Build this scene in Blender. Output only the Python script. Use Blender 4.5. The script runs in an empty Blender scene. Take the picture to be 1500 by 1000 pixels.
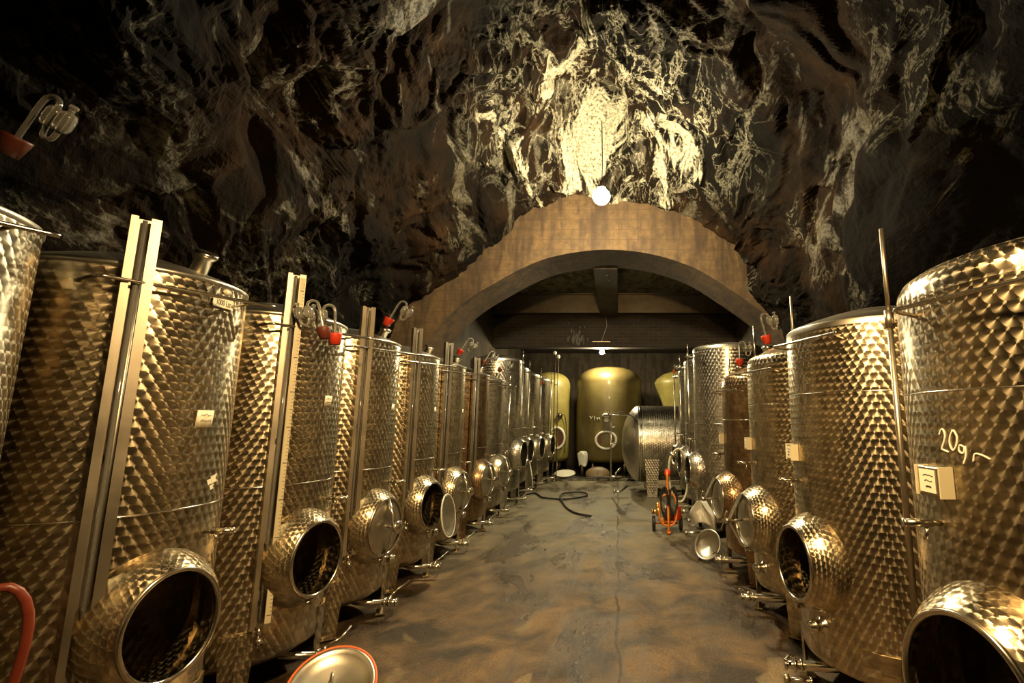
import bpy, math, random
import numpy as np
from mathutils import Vector, Matrix

random.seed(7)
D = bpy.data
col = bpy.context.scene.collection
SC = bpy.context.scene
PI = math.pi
R_ = math.radians

# ------------------------------------------------------------------ camera
cam = D.cameras.new('camera')
cam_o = D.objects.new('camera', cam)
col.objects.link(cam_o)
SC.camera = cam_o
cam.sensor_fit = 'HORIZONTAL'
cam.sensor_width = 36.0
cam.lens = 36.0 * 720 / 1500
cam.shift_x = -(905 - 750) / 1500
cam.clip_start = 0.02
cam.clip_end = 100
cam_o.location = (0, 0, 1.5)
cam_o.rotation_euler = (PI / 2 + math.atan(115 / 720), 0, 0)

# ------------------------------------------------------------------ world, lights, exposure
w = D.worlds.new('world')
SC.world = w
w.use_nodes = True
w.node_tree.nodes['Background'].inputs['Color'].default_value = (1.0, 0.8, 0.5, 1)
w.node_tree.nodes['Background'].inputs['Strength'].default_value = 0.004

LAMP_FAR_WARM = (1.0, 0.84, 0.51)
LAMP_NEAR_WARM = (1.0, 0.66, 0.29)


def point_light(name, loc, power, rgb, radius):
    l = D.lights.new(name, 'POINT')
    l.energy = power
    l.color = rgb
    l.shadow_soft_size = radius
    o = D.objects.new(name, l)
    o.location = loc
    col.objects.link(o)
    return o


# the next lamp of the gallery: a shaded flood lamp hanging just above the viewpoint
sl = D.lights.new('gallery_flood_lamp', 'SPOT')
sl.energy = 700
sl.color = LAMP_NEAR_WARM
sl.shadow_soft_size = 0.09
sl.spot_size = math.radians(150)
sl.spot_blend = 1.0
so = D.objects.new('gallery_flood_lamp', sl)
so.location = (0.0, 0.75, 2.9)
so.rotation_euler = (Vector((0.0, 0.85, -0.52))).to_track_quat('-Z', 'Y').to_euler()
col.objects.link(so)

# two unseen fill lights added behind the arch to brighten the ceiling slab
point_light('chamber_fill_light', (-1.35, 9.0, 4.52), 10, LAMP_FAR_WARM, 0.05)
point_light('chamber_fill_light', (0.95, 9.0, 4.52), 10, LAMP_FAR_WARM, 0.05)

LAMP_A = (-0.20, 5.65, 4.20)
LAMP_A_STRENGTH = 1900
LAMP_C = (-0.42, 12.92, 3.28)
LAMP_C_STRENGTH = 2200

SC.view_settings.view_transform = 'Standard'
SC.view_settings.look = 'None'
SC.view_settings.exposure = 0.0
SC.view_settings.gamma = 1.0
SC.view_settings.use_curve_mapping = False
SC.cycles.max_bounces = 8
SC.cycles.sample_clamp_indirect = 4.0
SC.cycles.caustics_refractive = False
SC.cycles.caustics_reflective = False


# ------------------------------------------------------------------ node helpers
class NT:
    def __init__(self, name):
        self.m = D.materials.new(name)
        self.m.use_nodes = True
        self.t = self.m.node_tree
        self.b = self.t.nodes['Principled BSDF']

    def n(self, typ, **kw):
        nd = self.t.nodes.new(typ)
        for k, v in kw.items():
            setattr(nd, k, v)
        return nd

    def put(self, sock, v):
        if isinstance(v, (int, float)):
            sock.default_value = v
        elif isinstance(v, tuple):
            sock.default_value = v if len(v) == len(sock.default_value) else (*v, 1)
        else:
            self.t.links.new(v, sock)

    def math(self, op, a, b=0.0, c=0.0, clamp=False):
        nd = self.n('ShaderNodeMath', operation=op, use_clamp=clamp)
        self.put(nd.inputs[0], a)
        self.put(nd.inputs[1], b)
        self.put(nd.inputs[2], c)
        return nd.outputs[0]

    def vmath(self, op, a, b=None, scale=None):
        nd = self.n('ShaderNodeVectorMath', operation=op)
        self.put(nd.inputs[0], a)
        if b is not None:
            self.put(nd.inputs[1], b)
        if scale is not None:
            self.put(nd.inputs['Scale'], scale)
        return nd.outputs[0]

    def mixf(self, f, a, b):
        nd = self.n('ShaderNodeMix', data_type='FLOAT')
        self.put(nd.inputs[0], f)
        self.put(nd.inputs[2], a)
        self.put(nd.inputs[3], b)
        return nd.outputs[0]

    def mixc(self, f, a, b, blend='MIX'):
        nd = self.n('ShaderNodeMix', data_type='RGBA', blend_type=blend)
        self.put(nd.inputs[0], f)
        self.put(nd.inputs[6], a)
        self.put(nd.inputs[7], b)
        return nd.outputs[2]

    def noise(self, scale, detail=4, rough=0.55, vec=None, dist=0.0, out=0):
        nd = self.n('ShaderNodeTexNoise')
        nd.inputs['Scale'].default_value = scale
        nd.inputs['Detail'].default_value = detail
        nd.inputs['Roughness'].default_value = rough
        nd.inputs['Distortion'].default_value = dist
        if vec is not None:
            self.put(nd.inputs['Vector'], vec)
        return nd.outputs[out]

    def ramp(self, f, stops):
        nd = self.n('ShaderNodeValToRGB')
        cr = nd.color_ramp
        while len(cr.elements) < len(stops):
            cr.elements.new(0.5)
        for e, (p, c) in zip(cr.elements, stops):
            e.position = p
            e.color = (*c, 1) if isinstance(c, tuple) else (c, c, c, 1)
        self.put(nd.inputs[0], f)
        return nd.outputs[0]

    def obj_co(self, scale=(1, 1, 1)):
        tc = self.n('ShaderNodeTexCoord')
        mp = self.n('ShaderNodeMapping')
        mp.inputs['Scale'].default_value = scale
        self.t.links.new(tc.outputs['Object'], mp.inputs[0])
        return mp.outputs[0]

    def bump(self, h, strength=0.3, dist=0.01, normal=None):
        nd = self.n('ShaderNodeBump')
        nd.inputs['Strength'].default_value = strength
        nd.inputs['Distance'].default_value = dist
        self.put(nd.inputs['Height'], h)
        if normal is not None:
            self.put(nd.inputs['Normal'], normal)
        return nd.outputs[0]

    def set(self, **kw):
        for k, v in kw.items():
            self.put(self.b.inputs[k.replace('_', ' ')], v)


def simple(name, rgb, rough=0.5, metal=0.0, var=0.25, vscale=6.0, **kw):
    k = NT(name)
    nz = k.noise(vscale, 4, vec=k.obj_co())
    dark = tuple(c * (1 - var) for c in rgb)
    lite = tuple(min(1, c * (1 + var * 0.6)) for c in rgb)
    k.set(Base_Color=k.mixc(nz, dark, lite), Metallic=metal,
          Roughness=k.mixf(nz, max(0.02, rough - 0.08), min(1, rough + 0.1)))
    for a, v in kw.items():
        k.put(k.b.inputs[a.replace('_', ' ')], v)
    return k.m


def circle_steel(name, pitch=0.045, rgb=(0.62, 0.57, 0.48), rough=0.30, aniso=0.75, stain=0.35):
    """stainless sheet polished in overlapping rows of small circular swirls"""
    k = NT(name)
    uv = k.n('ShaderNodeUVMap').outputs[0]
    sep = k.n('ShaderNodeSeparateXYZ')
    k.put(sep.inputs[0], uv)
    u = k.math('DIVIDE', sep.outputs[0], pitch)
    v = k.math('DIVIDE', sep.outputs[1], pitch * 0.92)
    j0 = k.math('FLOOR', v)
    cx = cy = None
    R2 = 0.76 ** 2
    for dj in (0, 1):
        j = k.math('ADD', j0, float(dj))
        sh = k.math('MULTIPLY', k.math('MODULO', k.math('ABSOLUTE', j), 2.0), 0.5)
        i0 = k.math('FLOOR', k.math('SUBTRACT', u, sh))
        for di in (0, 1):
            x = k.math('ADD', k.math('ADD', i0, float(di)), sh)
            if cx is None:
                cx, cy = x, j
                continue
            dx = k.math('SUBTRACT', u, x)
            dy = k.math('SUBTRACT', v, j)
            d2 = k.math('ADD', k.math('MULTIPLY', dx, dx), k.math('MULTIPLY', dy, dy))
            inside = k.math('LESS_THAN', d2, R2)
            cx = k.mixf(inside, cx, x)
            cy = k.mixf(inside, cy, j)
    dx = k.math('SUBTRACT', u, cx)
    dy = k.math('SUBTRACT', v, cy)
    rr = k.math('SQRT', k.math('ADD', k.math('MULTIPLY', dx, dx), k.math('MULTIPLY', dy, dy)))
    # per-swirl random
    cmb = k.n('ShaderNodeCombineXYZ')
    k.put(cmb.inputs[0], cx)
    k.put(cmb.inputs[1], cy)
    wn = k.n('ShaderNodeTexWhiteNoise', noise_dimensions='2D')
    k.put(wn.inputs['Vector'], cmb.outputs[0])
    rnd = wn.outputs['Value']
    tan = k.n('ShaderNodeTangent', direction_type='UV_MAP').outputs[0]
    nor = k.n('ShaderNodeNewGeometry').outputs['Normal']
    bit = k.vmath('CROSS_PRODUCT', nor, tan)
    T = k.vmath('ADD', k.vmath('SCALE', tan, scale=dx), k.vmath('SCALE', bit, scale=dy))
    T = k.vmath('NORMALIZE', T)
    # shallow dish of every swirl
    oc = k.obj_co()
    n1 = k.noise(2.3, 5, 0.6, oc)
    streak = k.noise(5.0, 4, 0.6, k.obj_co((3.0, 3.0, 0.35)))
    n2 = k.math('MULTIPLY', k.math('ADD', n1, streak), 0.5)
    tone = k.mixf(rnd, 0.66, 1.14)
    edge = k.math('SUBTRACT', 1.0, k.math('MULTIPLY', k.math('POWER', rr, 3.0), 0.55))
    tone = k.math('MULTIPLY', tone, edge)
    st = k.ramp(n2, [(0.40, 0.0), (0.62, 1.0)])
    tone = k.math('MULTIPLY', tone, k.mixf(st, 1.0, 1.0 - stain))
    base = k.mixc(n2, rgb, tuple(c * f for c, f in zip(rgb, (0.86, 0.78, 0.66))))
    grey = k.n('ShaderNodeCombineColor')
    for i in range(3):
        k.put(grey.inputs[i], tone)
    base = k.mixc(1.0, base, grey.outputs[0], 'MULTIPLY')
    bmp = k.bump(k.math('MULTIPLY', rr, rr), 0.15, pitch * 0.03)
    k.set(Base_Color=base, Metallic=1.0, Anisotropic=aniso, Tangent=T, Normal=bmp,
          Roughness=k.mixf(n2, rough - 0.04, rough + 0.12))
    return k.m


def rock_mat(name):
    """nearly black wet rock with brown iron stains, slate coloured slabs and pale streaks painted for light on its ridges"""
    k = NT(name)
    co = k.obj_co()

    def dot(v):
        nd = k.n('ShaderNodeVectorMath', operation='DOT_PRODUCT')
        k.put(nd.inputs[0], co)
        nd.inputs[1].default_value = v
        return nd.outputs['Value']

    def bedding(s, e):
        cmb = k.n('ShaderNodeCombineXYZ')
        k.put(cmb.inputs[0], k.math('MULTIPLY', dot((1.0, 0, 0)), s))
        k.put(cmb.inputs[1], k.math('MULTIPLY', dot((0.0, 0.80, -0.60)), s * e))
        k.put(cmb.inputs[2], k.math('MULTIPLY', dot((0.0, 0.60, 0.80)), s))
        return cmb.outputs[0]
    big = k.noise(0.55, 4, 0.6, co)
    mid = k.noise(3.0, 8, 0.65, co, 0.5)
    fine = k.noise(26.0, 6, 0.7, co)
    slab = k.noise(1.6, 9, 0.68, bedding(1.0, 0.35), 0.8)
    brown = k.mixc(k.ramp(big, [(0.42, 0.0), (0.62, 1.0)]), (0.0025, 0.0016, 0.0008), (0.021, 0.010, 0.0036))
    brown = k.mixc(k.ramp(mid, [(0.40, 0.8), (0.60, 0.0)]), brown, (0.0025, 0.0018, 0.001))
    f = k.ramp(slab, [(0.575, 0.0), (0.62, 1.0)])
    f = k.math('MULTIPLY', f, k.ramp(fine, [(0.36, 0.25), (0.52, 1.0)]))
    slate = k.mixc(mid, (0.022, 0.018, 0.011), (0.10, 0.083, 0.048))
    c = k.mixc(f, brown, slate)
    vn = k.noise(1.25, 8, 0.60, bedding(1.0, 0.42), 1.1)
    ridge = k.math('SUBTRACT', 1.0, k.math('ABSOLUTE', k.math('MULTIPLY', k.math('SUBTRACT', vn, 0.5), 2.0)))
    glint = k.ramp(ridge, [(0.962, 0.0), (0.99, 1.0)])  # pale streaks: light caught on wet ridges, painted into the colour
    vn2 = k.noise(2.6, 8, 0.62, bedding(1.0, 0.5), 0.9)
    ridge2 = k.math('SUBTRACT', 1.0, k.math('ABSOLUTE', k.math('MULTIPLY', k.math('SUBTRACT', vn2, 0.52), 2.0)))
    glint = k.math('MAXIMUM', glint, k.ramp(ridge2, [(0.965, 0.0), (0.99, 0.8)]))
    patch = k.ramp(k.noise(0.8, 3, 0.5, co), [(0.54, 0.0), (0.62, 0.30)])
    # painted glints gather on the rock around the globe lamp
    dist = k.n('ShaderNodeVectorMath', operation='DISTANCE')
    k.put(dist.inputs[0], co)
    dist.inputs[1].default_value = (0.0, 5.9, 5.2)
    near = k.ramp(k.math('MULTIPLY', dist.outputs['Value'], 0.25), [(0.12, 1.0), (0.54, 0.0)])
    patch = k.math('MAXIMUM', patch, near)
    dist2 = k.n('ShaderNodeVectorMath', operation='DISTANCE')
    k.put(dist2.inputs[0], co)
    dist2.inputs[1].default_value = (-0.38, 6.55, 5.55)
    crown = k.ramp(k.math('ADD', dist2.outputs['Value'], k.math('MULTIPLY', k.math('SUBTRACT', slab, 0.5), 9.0)), [(0.60, 1.0), (0.85, 0.0)])  # pale patch painted where the lamp glare falls on the rock
    glint = k.math('MULTIPLY', k.math('MULTIPLY', glint, patch), k.ramp(fine, [(0.40, 0.1), (0.54, 1.0)]))
    glint = k.math('MAXIMUM', glint, k.math('MULTIPLY', crown, k.ramp(fine, [(0.36, 0.2), (0.52, 1.0)])))
    c = k.mixc(glint, c, (0.46, 0.42, 0.30))
    h = k.math('ADD', k.math('MULTIPLY', mid, 0.6), k.math('MULTIPLY', fine, 0.22))
    h = k.math('ADD', h, k.math('MULTIPLY', slab, 0.6))
    h = k.math('ADD', h, k.math('MULTIPLY', glint, 0.15))
    k.set(Base_Color=c, Roughness=k.mixf(f, 0.85, 0.5), Specular_IOR_Level=k.mixf(k.math('MAXIMUM', f, glint), 0.10, 0.45),
          Normal=k.bump(h, 0.9, 0.05))
    return k.m


def concrete_mat(name, a, b, boards=False, horizontal=True, stain=(0.03, 0.02, 0.01)):
    k = NT(name)
    co = k.obj_co()
    n1 = k.noise(1.1, 6, 0.6, co, 0.3)
    n2 = k.noise(9.0, 6, 0.65, co)
    drip = k.noise(2.5, 6, 0.6, k.obj_co((2.2, 1, 0.4)), 0.4)
    c = k.mixc(n1, a, b)
    c = k.mixc(k.ramp(drip, [(0.44, 0.0), (0.62, 0.9)]), c, stain)
    c = k.mixc(k.ramp(n2, [(0.35, 0.5), (0.6, 0.0)]), c, tuple(x * 0.45 for x in a))
    h = k.math('MULTIPLY', n2, 0.35)
    if boards:
        sep = k.n('ShaderNodeSeparateXYZ')
        k.put(sep.inputs[0], co)
        z = k.math('ADD', sep.outputs[2], k.math('MULTIPLY', n1, 0.05))
        fr = k.math('FRACT', k.math('MULTIPLY', z, 6.0))
        ln = k.math('LESS_THAN', fr, 0.10)
        wv = k.math('MULTIPLY', ln, k.ramp(n2, [(0.4, 0.0), (0.55, 1.0)]))
        c = k.mixc(k.math('MULTIPLY', wv, 0.35), c, tuple(x * 0.4 for x in stain))
        h = k.math('SUBTRACT', h, k.math('MULTIPLY', ln, 0.3))
    k.set(Base_Color=c, Roughness=0.8, Normal=k.bump(h, 0.6, 0.02))
    return k.m


def brick_mat(name):
    k = NT(name)
    tc = k.n('ShaderNodeTexCoord')
    sep = k.n('ShaderNodeSeparateXYZ')
    k.put(sep.inputs[0], tc.outputs['Object'])
    cmb = k.n('ShaderNodeCombineXYZ')
    k.put(cmb.inputs[0], k.math('ADD', sep.outputs[0], sep.outputs[1]))
    k.put(cmb.inputs[1], sep.outputs[2])
    br = k.n('ShaderNodeTexBrick')
    k.put(br.inputs['Vector'], cmb.outputs[0])
    br.inputs['Scale'].default_value = 1.0
    br.inputs['Brick Width'].default_value = 0.26
    br.inputs['Row Height'].default_value = 0.085
    br.inputs['Mortar Size'].default_value = 0.008
    br.inputs['Color1'].default_value = (0.060, 0.035, 0.020, 1)
    br.inputs['Color2'].default_value = (0.030, 0.020, 0.013, 1)
    br.inputs['Mortar'].default_value = (0.07, 0.06, 0.042, 1)
    n = k.noise(1.6, 6, 0.6, k.obj_co())
    c = k.mixc(k.ramp(n, [(0.4, 0.0), (0.65, 0.8)]), br.outputs[0], (0.03, 0.024, 0.018))
    k.set(Base_Color=c, Roughness=0.85, Normal=k.bump(br.outputs[1], -0.5, 0.01))
    return k.m


def floor_mat():
    k = NT('worn_concrete_floor')
    co = k.obj_co()
    big = k.noise(0.75, 6, 0.62, co, 0.4)
    med = k.noise(2.4, 7, 0.6, co, 0.6)
    fine = k.noise(60.0, 4, 0.7, co)
    grit_glint = k.noise(160.0, 2, 0.6, co)
    sep = k.n('ShaderNodeSeparateXYZ')
    k.put(sep.inputs[0], co)
    # floor colour shifts from brown nearby to paler grey farther back
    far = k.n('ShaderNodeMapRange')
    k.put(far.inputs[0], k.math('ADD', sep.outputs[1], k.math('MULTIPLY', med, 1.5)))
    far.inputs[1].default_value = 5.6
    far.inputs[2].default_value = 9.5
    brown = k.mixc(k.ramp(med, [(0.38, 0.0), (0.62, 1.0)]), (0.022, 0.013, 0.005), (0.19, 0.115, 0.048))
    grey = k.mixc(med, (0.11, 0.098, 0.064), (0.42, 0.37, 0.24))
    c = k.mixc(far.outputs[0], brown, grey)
    patch = k.ramp(k.noise(1.25, 3, 0.5, k.obj_co((1, 0.8, 1)), 0.8), [(0.66, 0.0), (0.68, 1.0)])
    c = k.mixc(k.math('MULTIPLY', patch, 0.35), c, (0.42, 0.32, 0.17))
    # damp tracks
    wet = k.ramp(k.noise(0.9, 7, 0.66, k.obj_co((1.5, 0.6, 1)), 0.5), [(0.46, 0.0), (0.58, 1.0)])
    c = k.mixc(k.math('MULTIPLY', wet, 0.70), c, (0.020, 0.014, 0.008))
    c = k.mixc(k.ramp(fine, [(0.38, 0.45), (0.55, 0.0)]), c, (0.03, 0.02, 0.012))
    c = k.mixc(k.ramp(grit_glint, [(0.66, 0.0), (0.72, 0.55)]), c, (0.6, 0.5, 0.34))  # pale specks put into the colour as glints of the wet floor
    # the long joint along the gallery
    wob = k.noise(1.7, 5, 0.6, co)
    jx = k.math('ABSOLUTE', k.math('ADD', sep.outputs[0], k.math('MULTIPLY', k.math('SUBTRACT', wob, 0.5), 0.16)))
    jx = k.math('ABSOLUTE', k.math('SUBTRACT', jx, 0.0))
    joint = k.math('LESS_THAN', jx, 0.010)
    c = k.mixc(k.math('MULTIPLY', joint, 0.8), c, (0.014, 0.01, 0.007))
    h = k.math('ADD', k.math('MULTIPLY', fine, 0.5), k.math('MULTIPLY', grit_glint, 0.35))
    h = k.math('SUBTRACT', h, joint)
    rough = k.mixf(wet, k.mixf(med, 0.5, 0.8), k.mixf(fine, 0.08, 0.40))
    k.set(Base_Color=c, Roughness=rough, Normal=k.bump(h, 0.8, 0.014))
    return k.m


def resin_mat(name, a, b, dark):
    k = NT(name)
    co = k.obj_co()
    s = k.noise(3.0, 5, 0.6, k.obj_co((2.5, 2.5, 0.45)), 0.3)
    n = k.noise(1.2, 5, 0.6, co)
    band = k.noise(4.0, 3, 0.5, k.obj_co((0.1, 0.1, 6.0)))
    c = k.mixc(s, a, b)
    c = k.mixc(k.ramp(n, [(0.42, 0.0), (0.7, 0.8)]), c, dark)
    c = k.mixc(k.math('MULTIPLY', band, 0.3), c, dark)
    k.set(Base_Color=c, Roughness=0.45, Coat_Weight=0.15, Subsurface_Weight=0.0,
          Normal=k.bump(s, 0.15, 0.02))
    return k.m


M = {
    'gold': circle_steel('swirl_polished_steel_warm', 0.041, (0.70, 0.62, 0.46), 0.27),
    'mid': circle_steel('swirl_polished_steel', 0.039, (0.66, 0.62, 0.51), 0.27),
    'cool': circle_steel('swirl_polished_steel_pale', 0.050, (0.70, 0.68, 0.61), 0.27),
    'rust': circle_steel('swirl_polished_steel_brown', 0.041, (0.50, 0.36, 0.22), 0.27, 0.7, 0.5),
    'dome': simple('brushed_dome_steel', (0.55, 0.52, 0.44), 0.36, 1.0, 0.3),
    'plain': simple('plain_steel', (0.66, 0.62, 0.53), 0.22, 1.0, 0.15, 9),
    'dull': simple('dull_steel', (0.50, 0.44, 0.34), 0.38, 1.0, 0.3, 5),
    'dark': simple('darkened_steel', (0.20, 0.16, 0.11), 0.4, 1.0, 0.4, 8),
    'ink': simple('black_ink', (0.015, 0.015, 0.015), 0.6),
    'paper': simple('cream_paper', (0.80, 0.74, 0.55), 0.7, 0, 0.08),
    'plate': simple('label_holder_plastic', (0.62, 0.55, 0.36), 0.35, 0, 0.15),
    'chalk': simple('chalk_mark', (0.80, 0.74, 0.60), 0.9, 0, 0.1),
    'red': simple('red_rubber', (0.62, 0.045, 0.015), 0.45, 0, 0.2),
    'brownrub': simple('brown_rubber', (0.13, 0.028, 0.012), 0.5, 0, 0.3),
    'orange': simple('orange_gasket', (0.75, 0.16, 0.035), 0.45, 0, 0.15),
    'orangepaint': simple('orange_paint', (0.72, 0.20, 0.02), 0.4, 0, 0.2),
    'black': simple('black_rubber', (0.012, 0.011, 0.010), 0.55, 0, 0.3),
    'cream': simple('cream_hose', (0.52, 0.48, 0.33), 0.4, 0, 0.15),
    'white': simple('white_plastic', (0.74, 0.72, 0.58), 0.4, 0, 0.1),
    'cloth': simple('white_cloth', (0.66, 0.64, 0.54), 0.9, 0, 0.15),
    'tan': simple('tan_lid', (0.17, 0.115, 0.05), 0.45, 0, 0.35),
    'brass': simple('brass', (0.72, 0.46, 0.16), 0.3, 1.0, 0.25),
    'redhose': simple('red_hose', (0.20, 0.035, 0.016), 0.4, 0, 0.3),
    'paledirt': simple('lime_crust', (0.16, 0.155, 0.13), 0.8, 0, 0.3, 20),
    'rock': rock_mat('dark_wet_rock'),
    'arch': concrete_mat('board_marked_concrete', (0.038, 0.021, 0.008), (0.18, 0.105, 0.038), True, stain=(0.04, 0.02, 0.008)),
    'slab': concrete_mat('pale_concrete_slab', (0.24, 0.22, 0.16), (0.42, 0.39, 0.29)),
    'darkcon': concrete_mat('dark_concrete', (0.055, 0.042, 0.026), (0.11, 0.085, 0.05)),  # dark concrete tone for the back chamber
    'brick': brick_mat('dark_old_brick'),
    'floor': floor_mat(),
    'green': resin_mat('yellow_green_resin', (0.24, 0.205, 0.05), (0.42, 0.37, 0.11), (0.12, 0.09, 0.025)),
    'greendark': resin_mat('olive_brown_resin', (0.115, 0.088, 0.026), (0.22, 0.18, 0.055), (0.06, 0.04, 0.014)),
}
k = NT('clear_glass')
k.set(Base_Color=(0.95, 0.94, 0.86), Roughness=0.08, Transmission_Weight=0.86, IOR=1.5, Specular_IOR_Level=0.9)
M['glass'] = k.m
k = NT('clear_film')
k.set(Base_Color=(0.85, 0.85, 0.80), Roughness=0.35, Transmission_Weight=0.35, Alpha=0.75)
M['film'] = k.m


def emit_mat(name, rgb, s):
    k = NT(name)
    k.set(Base_Color=(1, 1, 1), Emission_Color=rgb, Emission_Strength=s)
    return k.m


M['lampA'] = emit_mat('lit_globe', LAMP_FAR_WARM, LAMP_A_STRENGTH)
M['lampC'] = emit_mat('lit_bulb', LAMP_FAR_WARM, LAMP_C_STRENGTH)


# ------------------------------------------------------------------ mesh helpers
class MB:
    def __init__(self):
        self.v, self.f, self.uv, self.sm = [], [], [], []

    def add(self, vs, fs, uvs=None, mat=None, smooth=True):
        o = len(self.v)
        if mat is not None:
            vs = [mat @ Vector(p) for p in vs]
        self.v += [tuple(p) for p in vs]
        for i, f in enumerate(fs):
            self.f.append(tuple(a + o for a in f))
            self.sm.append(smooth)
            self.uv.append(uvs[i] if uvs else [(vs[a][0] + vs[a][1], vs[a][2]) for a in f])
        return self

    def lathe(self, prof, seg=32, mat=None, a0=0.0, a1=2 * PI, rnom=None, skip=None, pitch=None):
        """profile of (r, z) spun about z; uv in metres"""
        closed = abs(a1 - a0 - 2 * PI) < 1e-6
        n = seg if closed else seg + 1
        vs, fs, uvs = [], [], []
        rn = rnom or max(r for r, z in prof)
        circ = rn * (a1 - a0)
        if pitch:
            circ = max(1, round(circ / pitch)) * pitch
        arc = [0.0]
        for i in range(1, len(prof)):
            arc.append(arc[-1] + math.dist(prof[i], prof[i - 1]))
        for r, z in prof:
            for s in range(n):
                a = a0 + (a1 - a0) * s / seg
                vs.append((r * math.cos(a), r * math.sin(a), z))
        for i in range(len(prof) - 1):
            for s in range(seg):
                s2 = (s + 1) % n
                q = (i * n + s, i * n + s2, (i + 1) * n + s2, (i + 1) * n + s)
                if skip and skip([vs[a] for a in q]):
                    continue
                u0, u1 = circ * s / seg, circ * (s + 1) / seg
                if prof[i][0] < 1e-6:
                    q = (q[0], q[2], q[3])
                    uv = [(u0, arc[i]), (u1, arc[i + 1]), (u0, arc[i + 1])]
                elif prof[i + 1][0] < 1e-6:
                    q = (q[0], q[1], q[2])
                    uv = [(u0, arc[i]), (u1, arc[i]), (u1, arc[i + 1])]
                else:
                    uv = [(u0, arc[i]), (u1, arc[i]), (u1, arc[i + 1]), (u0, arc[i + 1])]
                fs.append(q)
                uvs.append(uv)
        return self.add(vs, fs, uvs, mat)

    def rings(self, rings, closed_ring=True, uvs=None, mat=None, cap=False):
        """loft between rings of equal length"""
        n = len(rings[0])
        vs = [p for r in rings for p in r]
        fs, uu = [], []
        seg = n if closed_ring else n - 1
        for i in range(len(rings) - 1):
            for s in range(seg):
                s2 = (s + 1) % n
                fs.append((i * n + s, i * n + s2, (i + 1) * n + s2, (i + 1) * n + s))
                if uvs:
                    uu.append([(uvs[i][0] * s / seg, uvs[i][1]), (uvs[i][0] * (s + 1) / seg, uvs[i][1]),
                               (uvs[i + 1][0] * (s + 1) / seg, uvs[i + 1][1]), (uvs[i + 1][0] * s / seg, uvs[i + 1][1])])
        if cap:
            fs.append(tuple(reversed(range(n))))
            fs.append(tuple((len(rings) - 1) * n + s for s in range(n)))
            if uvs:
                uu += [[(0, 0)] * n, [(0, 0)] * n]
        return self.add(vs, fs, uu if uvs else None, mat)

    def tube(self, pts, r=0.01, seg=10, closed=False, mat=None, cap=True):
        P = [Vector(p) for p in pts]
        n = len(P)
        rs = r if isinstance(r, (list, tuple)) else [r] * n
        T = []
        for i in range(n):
            a = P[(i - 1) % n] if (closed or i > 0) else P[i]
            b = P[(i + 1) % n] if (closed or i < n - 1) else P[i]
            T.append((b - a).normalized())
        up = Vector((0, 0, 1)) if abs(T[0].z) < 0.9 else Vector((1, 0, 0))
        nrm = (up - T[0] * up.dot(T[0])).normalized()
        rr = []
        for i in range(n):
            nrm = (nrm - T[i] * nrm.dot(T[i])).normalized()
            bi = T[i].cross(nrm)
            rr.append([tuple(P[i] + (nrm * math.cos(2 * PI * s / seg) + bi * math.sin(2 * PI * s / seg)) * rs[i])
                       for s in range(seg)])
        if closed:
            rr.append(rr[0])
        return self.rings(rr, cap=cap and not closed, mat=mat)

    def box(self, c, s, mat=None, bev=0.0):
        x, y, z = (q / 2 for q in s)
        b = min(bev, x * 0.9, y * 0.9, z * 0.9)
        if b <= 0:
            vs = [(c[0] + a * x, c[1] + bb * y, c[2] + cc * z) for a in (-1, 1) for bb in (-1, 1) for cc in (-1, 1)]
            fs = [(0, 1, 3, 2), (4, 6, 7, 5), (0, 4, 5, 1), (2, 3, 7, 6), (0, 2, 6, 4), (1, 5, 7, 3)]
            return self.add(vs, fs, mat=mat, smooth=False)
        rings = []
        for zz, ins in ((-z, b), (-z + b, 0), (z - b, 0), (z, b)):
            X, Y = x - ins, y - ins
            rings.append([(c[0] + px, c[1] + py, c[2] + zz) for px, py in
                          ((X - b, -Y), (X, -Y + b), (X, Y - b), (X - b, Y), (-X + b, Y), (-X, Y - b), (-X, -Y + b), (-X + b, -Y))])
        o = len(self.sm)
        self.rings(rings, cap=True, mat=mat)
        for i in range(o, len(self.sm)):
            self.sm[i] = False
        return self

    def prism(self, poly, z0, z1, mat=None):
        n = len(poly)
        vs = [(x, y, z0) for x, y in poly] + [(x, y, z1) for x, y in poly]
        fs = [tuple(reversed(range(n))), tuple(range(n, 2 * n))]
        fs += [(i, (i + 1) % n, n + (i + 1) % n, n + i) for i in range(n)]
        return self.add(vs, fs, mat=mat, smooth=False)

    def build(self, name, material, parent=None, loc=None, rot=None):
        me = D.meshes.new(name)
        me.from_pydata(self.v, [], self.f)
        uvl = me.uv_layers.new(name='UVMap')
        flat = np.array([c for f in self.uv for p in f for c in p], dtype=np.float32)
        uvl.data.foreach_set('uv', flat)
        me.polygons.foreach_set('use_smooth', np.array(self.sm, dtype=bool))
        me.materials.append(material)
        me.update()
        o = D.objects.new(name, me)
        col.objects.link(o)
        if parent is not None:
            o.parent = parent
        if loc is not None:
            o.location = loc
        if rot is not None:
            o.rotation_euler = rot
        return o


def T_(x, y, z):
    return Matrix.Translation((x, y, z))


def RZ(a):
    return Matrix.Rotation(a, 4, 'Z')


def RY(a):
    return Matrix.Rotation(a, 4, 'Y')


def RX(a):
    return Matrix.Rotation(a, 4, 'X')


def along(p0, p1):
    """matrix taking local z axis to p0->p1, origin at p0"""
    d = Vector(p1) - Vector(p0)
    return Matrix.Translation(p0) @ d.to_track_quat('Z', 'Y').to_matrix().to_4x4()


def thing(name, label, cat, loc=(0, 0, 0), rotz=0.0, group=None):
    o = D.objects.new(name, None)
    o.empty_display_size = 0.1
    o.location = loc
    o.rotation_euler = (0, 0, rotz)
    col.objects.link(o)
    o['label'] = label
    o['category'] = cat
    if group:
        o['group'] = group
    return o


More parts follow.
